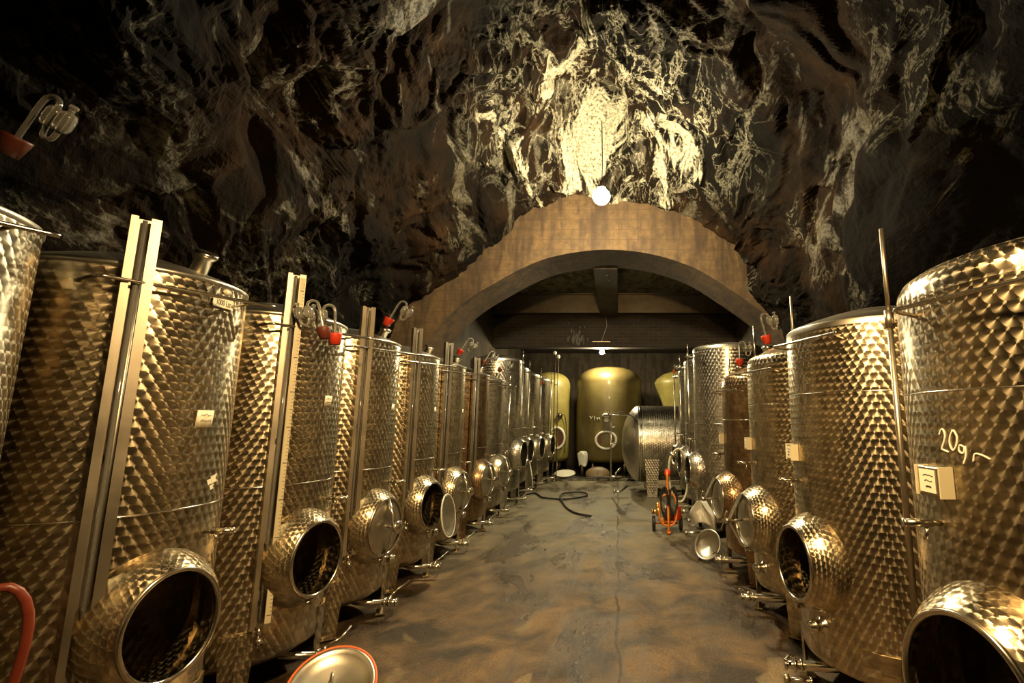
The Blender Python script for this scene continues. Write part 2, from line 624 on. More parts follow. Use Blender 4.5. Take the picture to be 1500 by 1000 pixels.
def tag(o, label, cat, group=None):
    o['label'] = label
    o['category'] = cat
    if group:
        o['group'] = group
    return o


def struct(o):
    o['kind'] = 'structure'
    return o


def arc_smooth(pts, n=6):
    """catmull-rom through points"""
    P = [Vector(p) for p in pts]
    P = [P[0] * 2 - P[1]] + P + [P[-1] * 2 - P[-2]]
    out = []
    for i in range(1, len(P) - 2):
        for s in range(n):
            t = s / n
            a, b, c, d = P[i - 1], P[i], P[i + 1], P[i + 2]
            out.append(tuple(0.5 * ((2 * b) + (c - a) * t + (2 * a - 5 * b + 4 * c - d) * t * t + (3 * b - a - 3 * c + d) * t ** 3)))
    out.append(tuple(P[-2]))
    return out


# ------------------------------------------------------------------ numpy noise for the rock
def hash3(i, j, k_, seed):
    h = (i.astype(np.int64) * 374761393 + j.astype(np.int64) * 668265263 + k_.astype(np.int64) * 2147483647 + seed * 1442695041)
    h = (h ^ (h >> 13)) * 1274126177
    h = (h ^ (h >> 16)) & 0xFFFFFF
    return h / float(0xFFFFFF)


def vnoise(p, seed=0):
    f = np.floor(p)
    t = p - f
    t = t * t * t * (t * (t * 6 - 15) + 10)
    f = f.astype(np.int64)
    r = 0
    for a in (0, 1):
        for b in (0, 1):
            for c in (0, 1):
                wgt = (t[:, 0] if a else 1 - t[:, 0]) * (t[:, 1] if b else 1 - t[:, 1]) * (t[:, 2] if c else 1 - t[:, 2])
                r = r + wgt * hash3(f[:, 0] + a, f[:, 1] + b, f[:, 2] + c, seed)
    return r * 2 - 1


def fbm(p, oct=4, seed=0, gain=0.5):
    r, a = 0, 1.0
    for o in range(oct):
        r = r + a * vnoise(p * (2.03 ** o) + 17.3 * o, seed + o)
        a *= gain
    return r


def facets(p, seed=0, sharp=26.0):
    """blocky broken-rock relief: every voronoi cell is a tilted plane"""
    f = np.floor(p).astype(np.int64)
    num = np.zeros(len(p))
    den = np.zeros(len(p)) + 1e-12
    for a in (-1, 0, 1):
        for b in (-1, 0, 1):
            for c in (-1, 0, 1):
                i, j, kk = f[:, 0] + a, f[:, 1] + b, f[:, 2] + c
                cxx = i + hash3(i, j, kk, seed)
                cyy = j + hash3(i, j, kk, seed + 1)
                czz = kk + hash3(i, j, kk, seed + 2)
                dx, dy, dz = p[:, 0] - cxx, p[:, 1] - cyy, p[:, 2] - czz
                d = dx * dx + dy * dy + dz * dz
                v = (dx * (hash3(i, j, kk, seed + 3) - .5) + dy * (hash3(i, j, kk, seed + 4) - .5) + dz * (hash3(i, j, kk, seed + 5) - .5)) * 1.6
                v = v + (hash3(i, j, kk, seed + 6) - .5)
                g = np.exp(-sharp * d)
                num += g * v
                den += g
    val = num / den
    return val


# ------------------------------------------------------------------ setting: rock gallery
def rock_gallery():
    NA, NY = 420, 560
    y0, y1 = -4.6, 7.50
    th = np.linspace(-0.42, PI + 0.42, NA)
    ys = np.linspace(y0, y1, NY)
    A, Y = np.meshgrid(th, ys)
    A, Y = A.ravel(), Y.ravel()
    t = np.clip((Y - 6.0) / 1.4, 0, 1)
    t = t * t * (3 - 2 * t)
    a_w = 3.35 + 0.0 * t
    b_h = 4.05 * (1 - t) + 3.52 * t
    # chimney-like hollow above the lamp
    cosA, sinA = np.cos(A), np.sin(A)
    # below the springline the walls stand almost upright
    cx = np.where(np.abs(A - PI / 2) > PI / 2, np.sign(cosA) * (1 - 0.10 * (np.abs(A - PI / 2) - PI / 2)), cosA)
    X = -0.25 + a_w * cx
    Z = 1.30 + np.where(sinA > 0, b_h * sinA, 3.6 * sinA)
    P = np.stack([X, Y, Z], 1)
    nx = -cosA / 3.35
    nz = -sinA / 4.0
    L = np.sqrt(nx * nx + nz * nz)
    N = np.stack([nx / L, np.zeros_like(nx), nz / L], 1)     # pointing inwards
    W = P + 0.35 * np.stack([fbm(P * 0.9, 3, 11), fbm(P * 0.9 + 9, 3, 12), fbm(P * 0.9 + 5, 3, 13)], 1)
    # strata dip steeply: stretch cells along a slanted direction
    ca, sa = math.cos(-0.65), math.sin(-0.65)
    def stretch(Q, s, e):
        u = Q[:, 1] * ca + Q[:, 2] * sa
        v = -Q[:, 1] * sa + Q[:, 2] * ca
        return np.stack([Q[:, 0] * s, u * s * e, v * s], 1)
    d = 0.28 * fbm(P * 0.42, 3, 21)
    d += 0.34 * facets(stretch(W, 0.75, 0.5), 31)
    d += 0.11 * facets(stretch(W, 2.1, 0.35), 41)
    msk = np.clip(0.5 + 1.6 * fbm(P * 0.8, 2, 81), 0, 1)
    d += 0.040 * msk * facets(stretch(W + 0.1 * fbm(P * 3, 2, 5)[:, None], 6.5, 0.35), 51)
    d += 0.045 * msk * (1 - 2 * np.abs(fbm(stretch(W, 4.0, 0.5), 4, 61)))
    d += 0.005 * fbm(P * 22, 2, 71)
    # keep clear of the tanks and of the arch face
    low = np.clip((2.6 - Z) / 1.0, 0, 1)
    d = d * (1 - 0.45 * low) - 0.10 * low
    end = np.clip((Y - 7.0) / 0.5, 0, 1)
    d = d * (1 - 0.35 * end)
    d = d - 0.30 * np.exp(-((X + 0.1) ** 2 / 0.9 + (Y - 5.9) ** 2 / 1.2)) * (Z > 3)
    P = P + N * d[:, None]
    P = P.reshape(NY, NA, 3)
    cuts = {'wall_right': (0, 135), 'ceiling': (135, 285), 'wall_left': (285, NA - 1)}
    for name, (c0, c1) in cuts.items():
        Q = P[:, c0:c1 + 1]
        m = c1 - c0 + 1
        vs = Q.reshape(-1, 3)
        i, j = np.meshgrid(np.arange(NY - 1), np.arange(m - 1), indexing='ij')
        a = (i * m + j).ravel()
        F = np.stack([a, a + 1, a + m + 1, a + m], 1)
        me = D.meshes.new(name)
        me.vertices.add(len(vs))
        me.vertices.foreach_set('co', vs.ravel().astype(np.float32))
        me.loops.add(F.size)
        me.loops.foreach_set('vertex_index', F.ravel().astype(np.int32))
        me.polygons.add(len(F))
        me.polygons.foreach_set('loop_start', np.arange(0, F.size, 4, dtype=np.int32))
        me.polygons.foreach_set('use_smooth', np.zeros(len(F), dtype=bool))
        me.update(calc_edges=True)
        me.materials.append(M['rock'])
        o = D.objects.new(name, me)
        col.objects.link(o)
        struct(o)


rock_gallery()

# rock face closing the gallery behind the viewpoint
nb = 40
g = np.stack(np.meshgrid(np.linspace(-4.2, 3.8, nb), np.linspace(-0.2, 6.2, nb)), 2).reshape(-1, 2)
pp = np.stack([g[:, 0], np.full(len(g), -4.3), g[:, 1]], 1)
pp[:, 1] += 0.35 * facets(pp * 1.2, 90)
mb = MB()
mb.add([tuple(p) for p in pp], [(j * nb + i, j * nb + i + 1, (j + 1) * nb + i + 1, (j + 1) * nb + i) for j in range(nb - 1) for i in range(nb - 1)], smooth=False)
struct(mb.build('wall_back', M['rock']))

# floor
mb = MB()
nx_, ny_ = 48, 110
vs = []
for j in range(ny_ + 1):
    for i in range(nx_ + 1):
        x, y = -4.2 + 8.4 * i / nx_, -4.6 + 17.4 * j / ny_
        z = 0.008 * math.sin(x * 2.1 + 0.7 * math.sin(y)) * math.sin(y * 1.3) - 0.008
        vs.append((x, y, z))
fs = [(j * (nx_ + 1) + i, j * (nx_ + 1) + i + 1, (j + 1) * (nx_ + 1) + i + 1, (j + 1) * (nx_ + 1) + i) for j in range(ny_) for i in range(nx_)]
mb.add(vs, fs)
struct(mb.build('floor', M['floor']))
mb = MB()
mb.box((0, 15.3, -0.05), (9.4, 5.0, 0.10))
struct(mb.build('floor', M['darkcon']))
mb = MB()
mb.box((0.1, 12.85, 0.012), (6.6, 0.22, 0.07), bev=0.012)
struct(mb.build('trim_1', M['slab']))

# ------------------------------------------------------------------ concrete arch
inner = [(-3.12, 0.0), (-3.12, 1.2), (-3.10, 2.1), (-2.93, 2.65), (-2.45, 3.24), (-1.86, 3.64), (-1.32, 3.93), (-0.82, 4.08),
         (-0.18, 4.15), (0.51, 4.08), (1.20, 3.85), (1.78, 3.48), (2.30, 3.09), (2.54, 2.82), (2.72, 2.3), (2.76, 1.2), (2.76, 0.0)]
inner = [(p[0], p[2]) for p in arc_smooth([(x, 0, z) for x, z in inner], 5)]
AY0, AY1 = 7.42, 8.35
mb = MB()
outer = []
for x, z in inner:
    d = Vector((x + 0.2, max(z - 1.2, 0)))
    if z < 1.25:
        outer.append((math.copysign(4.6, x), z))
    else:
        d.normalize()
        tt = 9.0
        if abs(d.x) > 1e-6:
            tt = min(tt, (4.6 - 0.2 * math.copysign(1, d.x) * -1) / abs(d.x))
        if d.y > 1e-6:
            tt = min(tt, 4.9 / d.y)
        outer.append((-0.2 + d.x * tt, 1.2 + d.y * tt))
rg = [[(x, AY0, z) for x, z in outer], [(x, AY0, z) for x, z in inner], [(x * 1.0, AY0 + 0.03, z - 0.0) for x, z in inner],
      [(x, AY1, z) for x, z in inner], [(x, AY1, z) for x, z in outer]]
mb.rings(rg, closed_ring=False)
ar = mb.build('trim_2', M['arch'])
for p in ar.data.polygons:
    p.use_smooth = False
struct(ar)
ar['label'] = 'segmental concrete arch with board marks carrying the rock'

# ------------------------------------------------------------------ back chamber
def slab(name, c, s, m, bev=0.0):
    b = MB()
    b.box(c, s, bev=bev)
    return struct(b.build(name, m))


slab('wall_left', (-3.45, 12.6, 2.5), (0.5, 8.5, 5.4), M['darkcon'])
slab('wall_right', (3.30, 12.6, 2.5), (0.5, 8.5, 5.4), M['darkcon'])
slab('ceiling', (0, 10.4, 4.82), (6.9, 4.1, 0.24), M['slab'])
slab('wall_far', (0, 12.62, 4.15), (6.9, 0.30, 1.62), M['brick'])
slab('wall_back', (0, 17.2, 2.4), (7.5, 0.3, 5.2), M['darkcon'])
slab('ceiling', (0, 14.9, 3.9), (6.9, 4.4, 0.2), M['darkcon'])
# lengthwise beam and crosswise steel beam under the slab
slab('beam', (-0.22, 10.38, 4.40), (0.44, 4.06, 0.56), M['darkcon'], 0.01)
b = MB()
b.box((0, 12.30, 4.68), (6.3, 0.26, 0.03))
b.box((0, 12.30, 4.20), (6.3, 0.26, 0.03))
b.box((0, 12.30, 4.44), (6.3, 0.02, 0.46))
struct(b.build('beam', M['dark']))

# lime crust and drips on the far wall and the beam
b = MB()
for i in range(46):
    x = -1.02 + random.gauss(0, 0.13)
    z = 3.42 + abs(random.gauss(0, 0.22))
    s = random.uniform(0.012, 0.035) * max(0.4, 1 - (z - 3.4))
    b.lathe([(0, -s * 2.2), (s, -s * 0.6), (s * 0.7, s), (0, s * 1.6)], 6, T_(x, 12.455, z) @ Matrix.Diagonal((1, 0.35, 1.6, 1)))
crust = b.build('lime_crust', M['paledirt'])
crust['kind'] = 'stuff'
tag(crust, 'pale lime crust dripping down the dark far brick wall', 'lime crust')
b = MB()
for i in range(11):
    y = 8.7 + i * 0.33 + random.uniform(-.08, .08)
    s = random.uniform(0.010, 0.022)
    b.lathe([(0, -s * 2.5), (s * .6, -s), (s, 0.0)], 6, T_(-0.19 + random.uniform(-.03, .03), y, 4.12 + 0.0))
crust = b.build('water_drips', M['glass'])
crust['kind'] = 'stuff'
tag(crust, 'row of glistening drips under the lengthwise ceiling beam', 'drips')


# ------------------------------------------------------------------ tanks
def ellipse_ring(x, cz, ay, az, n=48):
    return [(x, ay * math.cos(2 * PI * i / n), cz + az * math.sin(2 * PI * i / n)) for i in range(n)]


def surf(R, phi, z, out=0.0):
    return ((R + out) * math.cos(phi), (R + out) * math.sin(phi), z)


def pt_mat(R, phi, z, out=0.0):
    """frame on the shell: local x outwards, z up"""
    return T_(*surf(R, phi, z, out)) @ RZ(phi)


def squiggle(n, w, h, seed):
    r = random.Random(seed)
    pts = []
    for i in range(n):
        pts.append((w * i / (n - 1) - w / 2, h * r.uniform(-0.5, 0.5)))
    return pts


def paper_label(t, R, phi, z, w, h, lines, seed, name='paper_label'):
    b = MB()
    n = 6
    vs = []
    for j in (0, 1):
        for i in range(n + 1):
            a = phi + (i / n - 0.5) * w / R
            vs.append(surf(R, a, z + (j - 0.5) * h, 0.0022 + 0.002 * math.sin(i * 1.9 + j * 2)))
    for j in (0, 1):
        for i in range(n + 1):
            a = phi + (i / n - 0.5) * w / R
            vs.append(surf(R, a, z + (j - 0.5) * h, 0.0004))
    m = n + 1
    fs = [(i, i + 1, m + i + 1, m + i) for i in range(n)]
    fs += [(2 * m + i + 1, 2 * m + i, 3 * m + i, 3 * m + i + 1) for i in range(n)]
    fs += [(i, 2 * m + i, 2 * m + i + 1, i + 1) for i in range(n)] + [(m + i + 1, 3 * m + i + 1, 3 * m + i, m + i) for i in range(n)]
    b.add(vs, fs)
    p = b.build(name, M['paper'], t)
    if lines:
        q = MB()
        for li in range(lines):
            zz = z + h * (0.22 - 0.34 * li)
            pts = [surf(R, phi + x / R, zz + y, 0.0062) for x, y in squiggle(11, w * 0.62, h * 0.16, seed + li)]
            q.tube(pts, 0.0011, 4)
        q.build('handwriting', M['ink'], p)
    return p


def curve_text(body, size):
    cu = D.curves.new('t', 'FONT')
    cu.body = body
    cu.size = size
    cu.align_x = 'CENTER'
    cu.align_y = 'CENTER'
    cu.extrude = 0.0004
    o = D.objects.new('t', cu)
    col.objects.link(o)
    dg = bpy.context.evaluated_depsgraph_get()
    me = D.meshes.new_from_object(o.evaluated_get(dg))
    D.objects.remove(o)
    return me


def make_lid(t, mat_, ax, az, gasket=None, dish=0.035, name='lid', handle=True):
    """dished oval lid lying in local yz plane, convex side towards +x"""
    b = MB()
    rings = []
    for s, x in ((0.0, dish), (0.35, dish * 0.93), (0.7, dish * 0.62), (0.88, dish * 0.25), (0.93, 0.0), (1.0, 0.0),
                 (1.0, -0.010), (0.92, -0.012), (0.86, dish * 0.2 - 0.006), (0.6, dish * 0.68 - 0.008), (0.0, dish - 0.008)):
        s = max(s, 0.001)
        rings.append(ellipse_ring(x, 0, ax * s, az * s, 40))
    b.rings(rings, mat=mat_)
    lid = b.build(name, M['dome'], t)
    if gasket is not None:
        q = MB()
        q.tube(ellipse_ring(-0.006, 0, ax * 1.015, az * 1.015, 40), 0.0075, 8, closed=True, mat=mat_)
        q.build('gasket', gasket, lid)
    return lid


def make_tank(name, label, x, y, R, rot_deg, mat='gold', zr=2.13, z0=0.20, zm=0.73, ma=0.17, mz=0.205,
              lid='open', side=1, dome=0.10, shoulder=0.0, post=None, tube=None, neck=None, rail=True,
              tap=25, drain=True, low=None, sticker=None, sign=None, seams=(1.13,), leg_h=None, group=None, seed=0,
              hanging=None, neck_tilt=0, collar=0.12, seg=120, ruler=False):
    """side = +1 for the left hand row (camera at local -y side), -1 for the right hand row"""
    t = thing(name, label, 'tank', (x, y, 0), R_(rot_deg), group)
    MT = M[mat]
    pitch = {'gold': .041, 'mid': .039, 'cool': .050, 'rust': .041}.get(mat, .045)
    # shell
    zs = [z0 + 0.035]
    z = z0 + 0.035
    while z < zr - 0.05 - shoulder:
        fine = zm - mz * 1.6 < z < zm + mz * 1.6
        z += 0.022 if fine else 0.07
        zs.append(min(z, zr - 0.02 - shoulder))
    if zs[-1] < zr - 0.0201 - shoulder:
        zs.append(zr - 0.02 - shoulder)
    prof = [(0.02, z0 - 0.07), (R * 0.5, z0 - 0.055), (R * 0.82, z0 - 0.03), (R - 0.03, z0), (R - 0.008, z0 + 0.012)]
    prof += [(R, q) for q in zs]

    def skip(q):
        cx_ = sum(p[0] for p in q) / len(q)
        cy_ = sum(p[1] for p in q) / len(q)
        cz_ = sum(p[2] for p in q) / len(q)
        return cx_ > 0 and (cy_ / (ma * 1.22)) ** 2 + ((cz_ - zm) / (mz * 1.22)) ** 2 < 1
    b = MB()
    b.lathe(prof, seg, skip=skip, rnom=R, pitch=pitch)
    b.build('shell', MT, t)
    # top
    b = MB()
    if shoulder > 0:
        s = shoulder
        pr = [(R, zr - 0.02 - s), (R - s * 0.06, zr - s * 0.62), (R - s * 0.25, zr - s * 0.3), (R - s * 0.62, zr - s * 0.06),
              (R - s, zr + 0.004)]
        r2, zz = R - s, zr + 0.004
    else:
        pr = [(R, zr - 0.02), (R + 0.006, zr - 0.012), (R + 0.006, zr), (R - 0.004, zr + 0.005)]
        r2, zz = R - 0.004, zr + 0.005
    for f in (0.85, 0.6, 0.35, 0.15, 0.005):
        pr.append((r2 * f, zz + dome * (1 - f ** 1.6)))
    b.lathe(pr, 72, rnom=R, pitch=pitch)
    b.build('top', M['dome'] if shoulder < 0.05 else MT, t)
    # weld seams
    for zsm in seams:
        b = MB()
        b.lathe([(R, zsm - 0.003), (R + 0.0018, zsm - 0.001), (R + 0.0018, zsm + 0.001), (R, zsm + 0.003)], 72)
        b.build('weld_seam', M['plain'], t)
    # legs
    lh = z0 + 0.03
    for q, a in enumerate((38, -38, 142, -142)):
        a = R_(a)
        b = MB()
        w1, w0 = 0.085, 0.055
        base = RZ(a)
        vs = []
        for zz2, wd in ((0.0, w0), (lh + 0.14, w1)):
            rr = R - 0.015 if zz2 == 0 else R - 0.002
            vs += [(rr + 0.006, -wd, zz2), (rr + 0.018, 0, zz2), (rr + 0.006, wd, zz2),
                   (rr - 0.004, wd, zz2), (rr + 0.008, 0, zz2), (rr - 0.004, -wd, zz2)]
        b.add(vs, [(0, 1, 7, 6), (1, 2, 8, 7), (2, 3, 9, 8), (3, 4, 10, 9), (4, 5, 11, 10), (5, 0, 6, 11), (5, 4, 3, 2, 1, 0)[::1], (6, 7, 8, 9, 10, 11)], mat=base, smooth=False)
        b.box((R - 0.01, 0, 0.006), (0.07, 0.12, 0.012), mat=base)
        b.build('leg', MT, t)
    # manhole collar
    b = MB()
    sec = [(R + collar, 1.0), (R + collar - 0.012, 1.05), (R + collar - 0.035, 1.15), (R + collar - 0.065, 1.25), (R + collar - 0.10, 1.33),
           (R + collar - 0.15, 1.38), (R - 0.10, 1.40), (R - 0.17 if R > .5 else R - 0.15, 1.40)]
    rings = [ellipse_ring(xx, zm, ma + (s - 1) * 0.19, mz + (s - 1) * 0.19, 64) for xx, s in sec]
    uvs = []
    acc = 0
    for i, (xx, s) in enumerate(sec):
        if i:
            acc += math.hypot(sec[i][0] - sec[i - 1][0], (sec[i][1] - sec[i - 1][1]) * 0.19)
        uvs.append((round(1.9 / pitch) * pitch, acc * 1.6))
    b.rings(rings, uvs=uvs)
    rings = [ellipse_ring(xx, zm, ma * s, mz * s, 64) for xx, s in ((R + collar, 0.955), (R + collar - 0.03, 0.95), (R + collar - 0.06, 1.12), (R - 0.02, 1.25))]
    b.rings(rings)
    b.build('manhole_collar', MT, t)
    b = MB()
    b.tube(ellipse_ring(R + collar, zm, ma * 0.985, mz * 0.985, 64), 0.0105, 10, closed=True)
    rim = b.build('manhole_rim', M['plain'], t)
    if lid == 'closed':
        make_lid(t, T_(R + collar - 0.012, 0, zm), ma * 0.93, mz * 0.93, M['white'], 0.028, 'manhole_lid')
        bx = R + collar
        b = MB()
        w_ = 0.027
        pth = [(bx - 0.005, mz * 0.99), (bx + 0.018, mz * 1.02), (bx + 0.115, 0.02), (bx + 0.115, -0.02), (bx + 0.018, -mz * 1.02), (bx - 0.005, -mz * 0.99)]
        vs = []
        for px, pz in pth:
            for wy in (-w_, w_):
                for o_ in (0, 0.008):
                    vs.append((px + o_, wy, zm + pz * (1 + o_ * 0.6)))
        fs = []
        for i in range(len(pth) - 1):
            a0, a1 = i * 4, (i + 1) * 4
            fs += [(a0 + 1, a0 + 3, a1 + 3, a1 + 1), (a0, a1, a1 + 2, a0 + 2), (a0, a0 + 1, a1 + 1, a1), (a0 + 2, a1 + 2, a1 + 3, a0 + 3)]
        fs += [(0, 2, 3, 1), (20, 21, 23, 22)]
        b.add(vs, fs, smooth=False)
        b.build('clamp_bar', M['plain'], t)
        b = MB()
        b.tube([(bx + 0.012, 0, zm), (bx + 0.185, 0, zm)], 0.009, 12)
        b.tube([(bx + 0.122, 0, zm), (bx + 0.160, 0, zm)], 0.017, 12)
        sp = b.build('spindle', M['plain'], t)
        b = MB()
        b.tube([(bx + 0.168, -0.06, zm - 0.08), (bx + 0.168, 0.06, zm + 0.08)], 0.008, 10)
        b.build('handle', M['plain'], sp)
    elif lid == 'knob':
        make_lid(t, T_(R + collar - 0.008, 0, zm), ma * 0.97, mz * 0.97, M['white'], 0.022, 'manhole_lid')
        bx = R + collar
        b = MB()
        b.tube([(bx + 0.01, 0, zm), (bx + 0.10, 0, zm)], 0.010, 12)
        b.tube([(bx + 0.0, 0, zm - mz * 0.98), (bx + 0.05, 0, zm - mz * 0.45), (bx + 0.06, 0, zm), (bx + 0.05, 0, zm + mz * 0.45), (bx, 0, zm + mz * 0.98)], 0.013, 8)
        cb = b.build('clamp_bar', M['plain'], t)
        b = MB()
        b.lathe([(0, 0.0), (0.045, 0.0), (0.05, 0.008), (0.045, 0.018), (0.02, 0.024), (0, 0.026)], 20, T_(bx + 0.10, 0, zm) @ RY(PI / 2))
        b.build('hand_wheel', M['plain'], t)
    elif lid == 'hanging':
        dy_, dz_, yaw = hanging or (0.07, -0.10, 14)
        mt = T_(R + collar + 0.12, dy_, zm + dz_) @ RZ(R_(yaw)) @ RY(R_(-8)) @ Matrix.Rotation(PI, 4, 'Z')
        make_lid(t, mt, ma * 0.93, mz * 0.93, M['white'], 0.03, 'manhole_lid')
        b = MB()
        b.tube(arc_smooth([(R + collar - 0.01, ma * 0.9, zm - mz * 0.4), (R + collar + 0.04, ma * 1.1, zm - mz * 0.7), (R + collar + 0.11, dy_ + ma * 0.55, zm + dz_ - mz * 0.5)], 4), 0.007, 8)
        b.build('hinge_arm', M['plain'], t)
    # hinge lug under / beside the collar
    b = MB()
    b.box((R + collar - 0.02, 0, zm - mz - 0.028), (0.05, 0.03, 0.03), bev=0.004)
    b.tube([(R + collar - 0.02, -0.03, zm - mz - 0.03), (R + collar - 0.02, 0.03, zm - mz - 0.03)], 0.007, 8)
    b.build('hinge_lug', M['plain'], t)
    # ladder rail near the rim
    if rail:
        za = zr - 0.10 - shoulder * 0.8
        b = MB()
        if side > 0:
            a = -12
            half, out = 0.30, 0.05
        else:
            a = 5
            half, out = 0.27, 0.07
        mt = RZ(R_(a))
        xo = R + out
        edge = math.sqrt(max(0.01, R * R - half * half * 0.75))
        b.tube(arc_smooth([(edge - 0.01, -half * 0.87, za + 0.005), (xo - 0.01, -half * 0.80, za + 0.01), (xo, -half * 0.6, za + 0.012), (xo, 0, za + 0.012),
                           (xo, half * 0.9, za + 0.012), (xo, half * 1.25, za + 0.012)], 4), 0.0075, 8, mat=mt)
        b.tube([(R * 0.80, half * 0.82, za), (xo, half * 0.95, za + 0.010)], 0.0065, 8, mat=mt)
        b.build('ladder_rail', M['plain'], t)
    # gauge post (channel with sight tube), left row
    if post is not None:
        pz0, pz1 = post
        a = R_(-27)
        mt = RZ(a) @ T_(R + 0.028, 0, 0)
        b = MB()
        w_ = 0.046
        sec2 = [(-0.005, -w_), (0.040, -w_), (0.040, -w_ + 0.022), (0.036, -w_ + 0.022), (0.036, -w_ + 0.004), (0.0, -w_ + 0.004),
                (0.0, w_ - 0.004), (0.036, w_ - 0.004), (0.036, w_ - 0.032), (0.040, w_ - 0.032), (0.040, w_), (-0.005, w_)]
        b.prism(sec2, pz0, pz1, mat=mt)
        b.tube([(0.0, 0.01, pz0 + 0.02), (0.0, 0.01, pz1 - 0.02)], 0.009, 8, mat=mt @ T_(0.012, -0.005, 0))
        ch = b.build('gauge_channel', M['dull'], t)
        b = MB()
        b.tube([(0.022, -0.004, pz0 + 0.03), (0.022, -0.004, pz1 - 0.01)], 0.0085, 10, mat=mt)
        b.build('sight_tube', M['glass'], ch)
        if ruler:
            b = MB()
            b.box((0.0412, w_ - 0.016, (pz0 + pz1) / 2), (0.0012, 0.028, pz1 - pz0 - 0.04), mat=mt)
            rl = b.build('ruler', M['plate'], ch)
            b = MB()
            q = 0
            zt = pz0 + 0.06
            while zt < pz1 - 0.05:
                ln = 0.020 if q % 10 == 0 else (0.014 if q % 5 == 0 else 0.009)
                b.box((0.0422, w_ - 0.003 - ln / 2, zt), (0.0008, ln, 0.0022 if q % 10 else 0.004), mat=mt)
                zt += 0.02
                q += 1
            b.build('ruler_marks', M['ink'], rl)
        for zz in (pz0 + 0.12, (pz0 + pz1) / 2, zr - 0.10):
            b = MB()
            b.box((-0.017, 0, zz), (0.034, 0.035, 0.03), mat=mt)
            b.build('bracket', M['plain'], t)
        b = MB()
        zb = pz0
        b.tube([(0.018, 0, zb), (0.018, 0, zb - 0.05)], 0.010, 10, mat=mt)
        b.tube([(-0.04, 0, zb - 0.06), (0.055, 0, zb - 0.06)], 0.012, 10, mat=mt)
        b.tube([(0.055, 0, zb - 0.06), (0.064, 0, zb - 0.06)], 0.021, 12, mat=mt)
        b.tube([(0.018, 0, zb - 0.06), (0.018, 0, zb - 0.10)], 0.008, 10, mat=mt)
        b.build('gauge_tap', M['plain'], t)
    # bare gauge tube, right row
    if tube is not None:
        ta, tz0, tz1 = tube
        mt = RZ(R_(ta)) @ T_(R + 0.085, 0, 0)
        b = MB()
        b.tube([(0, 0, tz0), (0, 0, zr - 0.05)], 0.013, 10, mat=mt)
        b.tube([(0, 0, zr - 0.05), (0, 0, tz1)], 0.010, 10, mat=mt)
        b.tube([(0, 0, zr - 0.12), (0, 0, zr - 0.04)], 0.019, 10, mat=mt)
        b.build('gauge_tube', M['dull'] if R > .52 else M['plain'], t)
        for zz in (tz0 + 0.02, zr - 0.10):
            b = MB()
            b.tube([(-0.095, 0, zz), (0.0, 0, zz)], 0.009, 8, mat=mt)
            b.build('bracket', M['plain'], t)
    # filling neck on the top
    if neck:
        nx, ny, nh = neck
        rr = math.hypot(nx, ny)
        f = rr / max(r2, .01)
        zt = zz_top = zr + dome * (1 - min(1, f) ** 1.6) - 0.015
        mt = T_(nx, ny, zt) @ RY(R_(neck_tilt))
        b = MB()
        b.lathe([(0.036, -0.02), (0.036, nh), (0.044, nh + 0.003), (0.044, nh + 0.010), (0.047, nh + 0.012), (0.047, nh + 0.028), (0.034, nh + 0.032), (0.0, nh + 0.034)], 28, mt)
        b.build('filling_neck', M['plain'], t)
    # sampling tap
    if tap is not None:
        mt = pt_mat(R, R_(tap), zm + 0.30 + (0.12 if side < 0 else 0.0), 0)
        b = MB()
        b.tube([(-0.01, 0, 0), (0.085, 0, 0)], 0.009, 10, mat=mt)
        b.tube([(0.03, 0, 0), (0.112, 0, 0)], 0.0125, 12, mat=mt)
        b.tube([(0.112, 0, 0), (0.120, 0, 0)], 0.0145, 12, mat=mt)
        tp = b.build('sampling_tap', M['plain'], t)
        b = MB()
        b.tube([(0.045, 0, -0.01), (0.055, 0.005, -0.05)], 0.006, 8, mat=mt)
        b.build('spout', M['plain'], tp)
    # low capped outlet
    if low:
        la, lz = low
        mt = pt_mat(R, R_(la), lz, 0) @ RY(PI / 2)
        b = MB()
        b.lathe([(0.045, -0.01), (0.045, 0.006), (0.028, 0.012), (0.028, 0.05), (0.037, 0.052), (0.037, 0.064), (0.030, 0.066), (0.030, 0.082), (0, 0.085)], 24, mt)
        b.build('outlet_stub', M['plain'], t)
    # drain valve near the floor
    if drain:
        b = MB()
        zz = 0.115
        a = R_(20 * side)
        mt = RZ(a)
        if side > 0:
            b.tube([(R * 0.4, 0, z0 - 0.05), (R * 0.6, 0, zz), (R + 0.04, 0, zz)], 0.020, 12, mat=mt)
            e = R + 0.04
        else:
            b.tube([(R * 0.4, 0, z0 - 0.05), (R * 0.55, 0, zz), (R + 0.02, 0, zz)], 0.027, 14, mat=mt)
            e = R + 0.02
        for dxx, rr2 in ((0.0, 0.034), (0.035, 0.037), (0.085, 0.030)):
            b.tube([(e + dxx, 0, zz), (e + dxx + 0.014, 0, zz)], rr2, 16, mat=mt)
        b.tube([(e, 0, zz), (e + 0.10, 0, zz)], 0.023, 12, mat=mt)
        b.tube([(e + 0.045, 0, zz), (e + 0.045, 0, zz + 0.05)], 0.010, 8, mat=mt)
        dv = b.build('drain_valve', M['plain'], t)
        b = MB()
        b.tube([(e + 0.045, 0, zz + 0.045), (e + 0.075 + 0.02 * (seed % 3), 0.05, zz + 0.075), (e + 0.12, 0.15 + 0.03 * (seed % 2), zz + 0.10)], [0.007, 0.007, 0.0085], 8, mat=mt)
        b.build('lever', M['plain'], dv)
    if sticker:
        sa, sz, sw, sh = sticker
        paper_label(t, R, R_(sa), sz, sw, sh, 2 if sw > 0.06 else 0, seed * 7 + 3)
